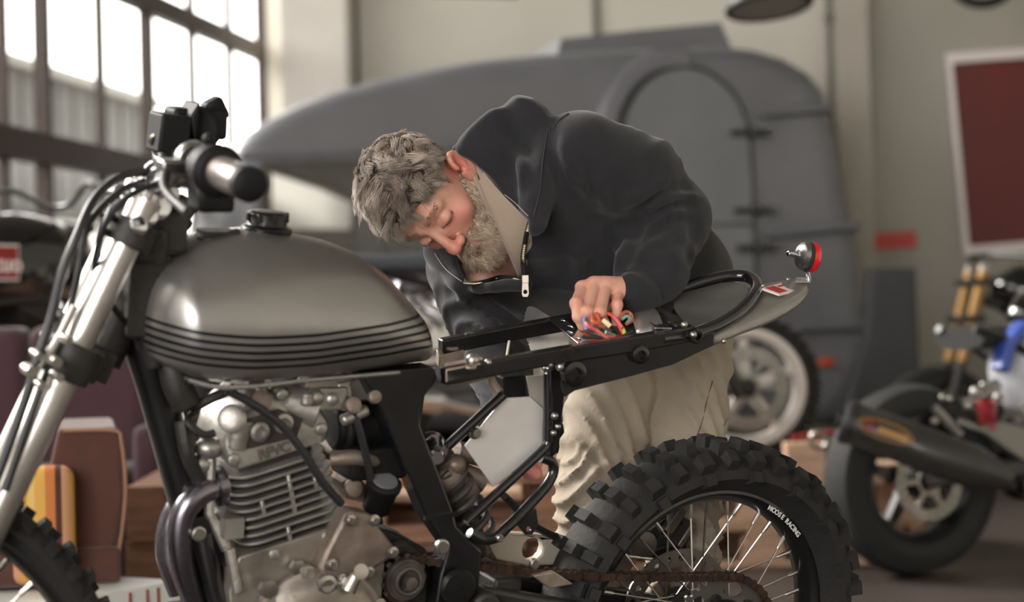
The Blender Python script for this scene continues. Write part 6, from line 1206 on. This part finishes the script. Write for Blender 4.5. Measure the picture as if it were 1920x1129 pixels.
# (2) black tank bike far left, facing right towards the windows
lf = Fr(W(20, 600, 7.1) * np.array([1, 1, 0]), 55); LZ = .27
b2 = empty('motorcycle', tuple(lf.o), lf.rz); tag(b2, 'motorcycle with big glossy black tank behind the fork at the left edge', 'motorcycle')
zt_ = lf.P(60, 505)[2] - LZ; tx_ = 0.
b2.location = tuple(lf.o + lf.x * (tx_ - .78) + [0, 0, LZ]); M_bt = mat('gloss black tank paint', (12, 12, 13), .12, coat=.9)
li = empty('lift_platform', tuple(lf.o + lf.x * (-.10)), lf.rz); tag(li, 'low black work platform under the black tanked motorcycle', 'platform')
g = G(); g.box((0, 0, LZ - .02), (1.66, .36, .036)); g.build('platform_deck', M_black, li, bevel=.004)
for sx in (-.7, .7): g = G(); g.box((sx, 0, (LZ - .04) / 2), (.08, .36, LZ - .04)); g.build('leg', M_black, li)
bg_bike(b2, 1, dict(wb=1.36, rim=M_dirty, tank=(.80, zt_, .36, .17, .20), tankm=M_bt, seat=(-.1, .5, .82), fork=M_chrome, engine=M_dirty))
g = G(); e_ = np.array([lf.P(38, 490, -.17)[0] + .78, 0, 0]); zz0, zz1 = lf.P(20, 526, -.17)[2] - LZ, lf.P(20, 458, -.17)[2] - LZ; w_ = .20
g.box((e_[0] - w_ / 2, -.162, (zz0 + zz1) / 2), (w_, .006, zz1 - zz0)); bdg = g.build('tank_badge', M_white, b2, bevel=.001)
g = G(); g.box((e_[0] - w_ / 2, -.166, (zz0 + zz1) / 2), (w_ - .016, .004, zz1 - zz0 - .016)); g.build('badge_field', mat('badge red', (150, 32, 34), .4), bdg)
g = G(); put_text(g, 'cuo', .085, (e_[0] - w_ / 2 + .045, -.169, (zz0 + zz1) / 2 - .006), (1, 0, 0), (0, 0, 1), thick=.001, bold=.002); g.build('badge_lettering', M_white, bdg)
# (3) right: sport bike seen from behind, black can with an oval badge
rb = Fr(W(1700, 600, 6.45) * np.array([1, 1, 0]), 24)
b3 = empty('motorcycle', tuple(rb.o), rb.rz); tag(b3, 'motorcycle on the right with black silencer and worn brake disc', 'motorcycle')
bg_bike(b3, 1, dict(wb=1.38, Rr=.305, wr=.17, rim=M_black, nsp=5, dr=.125, tank=(.72, .83, .26, .15, .13), tankm=mat('gloss black tank paint', (12, 12, 13), .12), sub=.34, seat=(.2, .46, .74), fork=mat('gold anodised', (140, 108, 66), .4, .7), engine=M_dirty, can=1, swing=M_black, frame=M_black, ydisc=-.10))
cf = Fr(tuple(rb.o), 24); Lr = lambda px, py, y: cf.P(px, py, y)
ca, cb_ = Lr(1588, 790, -.20), Lr(1850, 885, -.42); dd = unit(cb_ - ca)
g = G(); Lc = np.linalg.norm(cb_ - ca); g.lathe(ca, dd, [(-.01, .02), (0, .058), (.012, .066), (Lc * .9, .066), (Lc, .055), (Lc + .08, .028)], 32); can = g.build('silencer', mat('carbon black', (52, 51, 49), .38, .2, coat=.2), b3)
g = G(); g.lathe(ca, dd, [(-.014, .030), (-.012, .062), (0, .069), (.014, .069), (.014, .05)], 32); g.cyl(ca - dd * .03, ca + dd * .01, .03); g.build('end_cap', mat('grey end cap', (44, 44, 47), .5, 0), can)
side_ = unit(np.cross(dd, [0, 0, 1])) ; vw = unit((CAM - (rb.o + rb.x * ca[0] + rb.y * ca[1] + rb.z * ca[2])) @ np.stack([rb.x, rb.y, rb.z], 1)); side_ = unit(vw - dd * (vw @ dd)); upv = np.cross(side_, dd); upv = upv if upv[2] > 0 else -upv
bc_ = ca + dd * .115 + upv * .012; g = G(); bm_ = mat('badge gold', (176, 128, 62), .4, .4)
def oval(a, b, off): return [bc_ + dd * a * math.cos(t) + upv * b * math.sin(t) + side_ * (off + math.sqrt(max(.066 ** 2 - (.012 + b * math.sin(t)) ** 2, 0)) - .0) for t in np.arange(32) * math.pi / 16]
g.tube(oval(.085, .028, .001), .0016, 6, True); g.tube(oval(.079, .0235, .001), .001, 6, True); g.build('oval_badge', bm_, can)
g = G(); 
for k in range(9): a = bc_ + dd * (-.022 + k * .0105) + upv * .0; g.prism([a + side_ * .0672 + upv * -.011, a + dd * .008 + side_ * .0672 + upv * -.011, a + dd * .0075 + side_ * .0660 + upv * .008, a + dd * .001 + side_ * .0660 + upv * .008], side_ * .001)
g.build('badge_bars', bm_, can)
g = G()
for k in range(7): t = k * 2 * math.pi / 7; g.sphere(bc_ + dd * (-.050 + .014 * math.cos(t)) + upv * .013 * math.sin(t) + side_ * .0665, (.007, .007, .003), 8)
g.build('badge_splash', mat('badge splash red', (190, 40, 40), .4), can)
g = G(); sp0, sp1_ = Lr(1852, 752, -.1), Lr(1850, 806, -.1); t_ = np.linspace(0, 1, 90); dz = sp1_ - sp0; g.tube([sp0 + dz * t + .028 * np.array([math.cos(t * 2 * math.pi * 5), math.sin(t * 2 * math.pi * 5), 0]) for t in t_], .007, 6); g.build('red_spring', mat('spring red', (150, 34, 40), .4), b3)
g = G(); g.prism([Lr(x, y, -.13) for x, y in ((1796, 796), (1840, 810), (1895, 850), (1925, 870), (1960, 850), (1925, 800), (1880, 790), (1840, 800), (1805, 782))], (0, .03, 0)); g.build('frame_spar', mat('silver frame', (130, 128, 124), .4, .7), b3, bevel=.008)
def fair(P): return smax(ellip(P, Lr(1938, 690, -.02), (.145, .15, .17)), -(P[..., 2] - (Lr(1950, 775, -.02)[2])), .02)
fc = Lr(1938, 690, -.02); fo = net_obj('fairing', surfnet(fair, fc - .3, fc + .3, .012), mat('white blue fairing', (200, 203, 210), .3, coat=.4), b3)
g = G(); a_ = Lr(1880, 655, -.10); g.prism([Lr(x, y, -.145) for x, y in ((1878, 690), (1890, 640), (1925, 600), (1935, 612), (1905, 650), (1893, 700))], (0, .06, 0)); g.build('blue_stripe', mat('fairing blue', (58, 84, 168), .3), fo, bevel=.004)
g = G(); [g.sphere(Lr(x, y, -.1), r, 10) for x, y, r in ((1752, 790, .014), (1782, 748, .010), (1768, 745, .012), (1830, 735, .02), (1845, 722, .014), (1818, 762, .012), (1872, 745, .018))]; g.cyl(Lr(1752, 765, -.1), Lr(1800, 815, -.1), .014); g.cyl(Lr(1800, 770, -.05), Lr(1870, 720, -.05), .02); g.build('rear_set', M_alu, b3)
# (4) black machine with gold fork tubes further back
gb = Fr(W(1800, 600, 9.0) * np.array([1, 1, 0]), 6)
b4 = empty('motorcycle', tuple(gb.o), gb.rz); tag(b4, 'black motorcycle with gold fork tubes near the right wall', 'motorcycle')
bg_bike(b4, -1, dict(wb=.0, rim=M_black, tankm=M_bt, tank=(-.7, .86, .26, .16, .15), fork=M_black, seat=(-1.3, -.85, .82), dr=None, df=None)) if False else None
def gl(px, py, y=0.): return gb.P(px, py, y)
top_, bot_ = gl(1846, 508), gl(1788, 745)
g = G(); dn = unit(bot_ - top_); Lb = np.linalg.norm(bot_ - top_)
for y in (0, .19):
    g = G(); a = top_ + [0, y, 0]; g.tube([a, a + dn * Lb * .72], .027, 16); fl = g.build('fork_leg', mat('gold anodised', (176, 140, 84), .3), b4); g = G(); g.tube([a + dn * Lb * .7, a + dn * Lb * 1.25], .022, 14); g.build('fork_slider', M_dirty, fl); g = G(); g.lathe(a, -dn, [(0, .028), (.015, .028), (.03, .018)], 16); g.build('fork_cap', M_alu, fl)
axw = bot_ + dn * Lb * .28; axw = np.array([axw[0], .095, .30]); cast_wheel(b4, 'front_wheel', axw, .30, .11, M_black, 5, .14, False, -.06); xs_ = 1.0
g = G(); g.box(top_ + dn * .05 + [0, .095, 0], (.10, .26, .03)); g.box(top_ + dn * .22 + [0, .095, 0], (.10, .26, .035)); g.build('triple_clamp', M_dirty, b4, bevel=.006)
g = G(); g.tube(smooth_path([top_ + [.12, -.25, .05], top_ + [.03, -.05, .07], top_ + [0, .1, .07], top_ + [.03, .28, .07], top_ + [.12, .46, .05]], 6), .012, 10); g.build('handlebar', M_black, b4)
cast_wheel(b4, 'rear_wheel', axw + [1.38, 0, 0], .30, .15, M_black, 5, .11, False, -.06)
def tk4(P): c = top_ + [.42, .095, -.14]; return smin(ellip(P, c, (.30, .17, .16)), ellip(P, c + [-.2, 0, .05], (.16, .14, .12)), .06)
net_obj('fuel_tank', surfnet(tk4, top_ + [-.1, -.2, -.45], top_ + [.95, .4, .2], .014), M_bt, b4)
g = G(); c = axw + [.62, 0, .12]; g.box(c, (.42, .3, .3)); g.box(c + [0, 0, .22], (.3, .26, .2), roty(-.3)); g.build('engine', M_dirty, b4, bevel=.04, bseg=3)
g = G(); g.box(top_ + [.88, .095, -.20], (.55, .24, .10)); g.build('seat', M_rub, b4, bevel=.04, bseg=3)
g = G()
for y in (-.04, .23): g.tube(smooth_path([top_ + dn * .12 + [.03, .095, 0], top_ + [.5, y, -.32], axw + [.9, y, .1], axw + [1.38, y, 0]], 6), .024, 10)
g.build('frame', M_black, b4)
# ---- armchair, low table, sofa
M_arm = mat('brown upholstery', (78, 46, 37), .9, var=.14, vscale=20, bump=.2, bscale=220, sheen=.3)
M_str = bpy.data.materials.new('striped cover'); M_str.use_nodes = True; nt = M_str.node_tree; b = nt.nodes['Principled BSDF']; b.inputs['Roughness'].default_value = .95; tc = nt.nodes.new('ShaderNodeTexCoord'); sp = nt.nodes.new('ShaderNodeSeparateXYZ'); nt.links.new(tc.outputs['Object'], sp.inputs[0])
ml = nt.nodes.new('ShaderNodeMath'); ml.operation = 'MULTIPLY'; ml.inputs[1].default_value = 9.5; nt.links.new(sp.outputs[0], ml.inputs[0]); fr2 = nt.nodes.new('ShaderNodeMath'); fr2.operation = 'FRACT'; nt.links.new(ml.outputs[0], fr2.inputs[0]); rp = nt.nodes.new('ShaderNodeValToRGB'); rp.color_ramp.interpolation = 'CONSTANT'; nt.links.new(fr2.outputs[0], rp.inputs[0])
el = rp.color_ramp.elements; el[0].color = (*lin((206, 158, 78)), 1); el[1].position = .22; el[1].color = (*lin((186, 112, 62)), 1)
for p_, c_ in ((.42, (74, 44, 34)), (.55, (190, 140, 104)), (.72, (198, 150, 70)), (.86, (214, 178, 110))): e = el.new(p_); e.color = (*lin(c_), 1)
nt.links.new(rp.outputs[0], b.inputs['Base Color'])
AF = Fr(W(150, 600, 4.75) * np.array([1, 1, 0]), 12); zt2 = AF.P(200, 1093, -.25)[2]
cz = W(341, 1086, (CAMH - zt2) / -(ray(341, 1086)[2])); TFr = Fr((cz[0], cz[1], 0), 58)
tb = empty('low_table', tuple(TFr.o), TFr.rz); tag(tb, 'low table with white top and orange wooden base under the armchair', 'table')
tblz = zt2; x_r = 0
g = G(); g.box((-.50, .58, tblz - .025), (1.0, 1.16, .046)); g.build('table_top', mat('white table top', (232, 236, 234), .35), tb, bevel=.003)
g = Many('edge_mark', mat('red tick', (140, 60, 50), .6), tb, smooth=0); [g.box((-.06 - k * .055 - (.02 if k % 3 == 0 else 0), -.0015, tblz - .026), (.006, .004, .034)) for k in range(14)]
g = G(); g.box((-.50, .58, (tblz - .05) / 2 + .002), (.90, 1.06, tblz - .052)); g.build('table_base', mat('orange wood', (186, 118, 70), .6, var=.2, vscale=5, stretch=(1, 6, 6)), tb, bevel=.004)
ac_ = empty('armchair', tuple(AF.o + np.array([0, 0, tblz])), AF.rz); tag(ac_, 'brown upholstered armchair with orange striped arm on the white table', 'armchair')
xb0, xb1, ztop = AF.P(92, 808, -.2)[0], AF.P(228, 805, -.2)[0], AF.P(150, 801, -.2)[2] - tblz
g = G(); g.prism([(xb0 + .02, -.24, ztop), (xb1 - .015, -.24, ztop), (xb1, -.24, ztop - .03), (xb1 + .003, -.24, ztop * .55), (xb1 - .03, -.24, .02), (xb1 - .08, -.24, .0), (xb0 + .02, -.24, .0), (xb0 - .02, -.24, ztop * .5)], (0, .55, 0)); bkr = g.build('backrest', M_arm, ac_, bevel=.022, bseg=4)
g = G(); g.tube(smooth_path([(xb1 - .05, -.245, .01), (xb1 - .02, -.245, .04), (xb1 + .004, -.245, ztop * .55), (xb1 - .002, -.245, ztop - .035), (xb1 - .02, -.245, ztop - .008), (xb0 + .03, -.245, ztop - .005)], 6), .004, 8); g.build('piping', mat('pale piping', (150, 112, 90), .9), bkr)
ay = -.27; az = AF.P(90, 884, -.3)[2] - tblz; ax1 = AF.P(126, 900, -.3)[0]
for yy, nm in ((ay, 'near'), (.30, 'far')): g = G(); g.box((xb1 - .09 - .36, yy + .0, az / 2 - .01), (.60, .11, az - .03)); g.build('armrest', M_arm, ac_, bevel=.03, bseg=4)
g = G(); g.box((ax1 - .055, ay - .004, az / 2 + .01), (.14, .128, az - .0)); g.build('striped_arm_cover', M_str, ac_, bevel=.03, bseg=4)
g = G(); g.box((xb0 - .25, .015, .15), (.52, .46, .16)); g.build('seat_cushion', M_arm, ac_, bevel=.04, bseg=4)
g = G(); g.box((xb0 - .16, .015, .04), (.62, .54, .08)); g.build('base', M_arm, ac_, bevel=.01)
SF = Fr(W(150, 600, 6.3) * np.array([1, 1, 0]), 0); so = empty('sofa', tuple(SF.o), SF.rz); tag(so, 'burgundy sofa behind the armchair and black motorcycle', 'sofa')
M_bur = mat('burgundy upholstery', (62, 32, 42), .8, var=.12, vscale=9, bump=.08, sheen=.3)
xr, zt3 = -1.045 - SF.o[0], SF.P(60, 612)[2]
for k in range(2): g = G(); g.box((xr - .08 - .19 - k * .37, .02, (zt3 + .34) / 2), (.365, .18, zt3 - .34)); g.build('back_cushion', M_bur, so, bevel=.045, bseg=4)
for k in range(2): g = G(); g.box((xr - .08 - .19 - k * .37, -.20, .36), (.36, .32, .16)); g.build('seat_cushion', M_bur, so, bevel=.04, bseg=4)
g = G(); g.box((xr - .45, -.13, .16), (.88, .44, .26)); g.build('base', M_bur, so, bevel=.02)
for s_ in (0, 1): g = G(); g.box((xr - .04 - s_ * .82, -.13, .29), (.08, .46, .54)); g.build('armrest', M_bur, so, bevel=.03, bseg=4)
gt_ = W(268, 872, 5.9); gt_[0] = xA - .42; gt_[1] = yA; tray = empty('glass_tray', (gt_[0], gt_[1], 3 * HP + .003), R_(8)); tag(tray, 'pale shallow tray on top of the brown pallet stack', 'tray')
g = G(); g.box((0, 0, .008), (.34, .26, .012)); g.build('tray_base', mat('tray pale', (176, 178, 172), .4), tray, bevel=.003); g = G(); [g.box(c, s2) for c, s2 in (((0, -.13, .022), (.34, .012, .03)), ((0, .13, .022), (.34, .012, .03)), ((-.17, 0, .022), (.012, .27, .03)), ((.17, 0, .022), (.012, .27, .03)))]; g.build('tray_rim', mat('tray green', (96, 112, 108), .35), tray, bevel=.003)
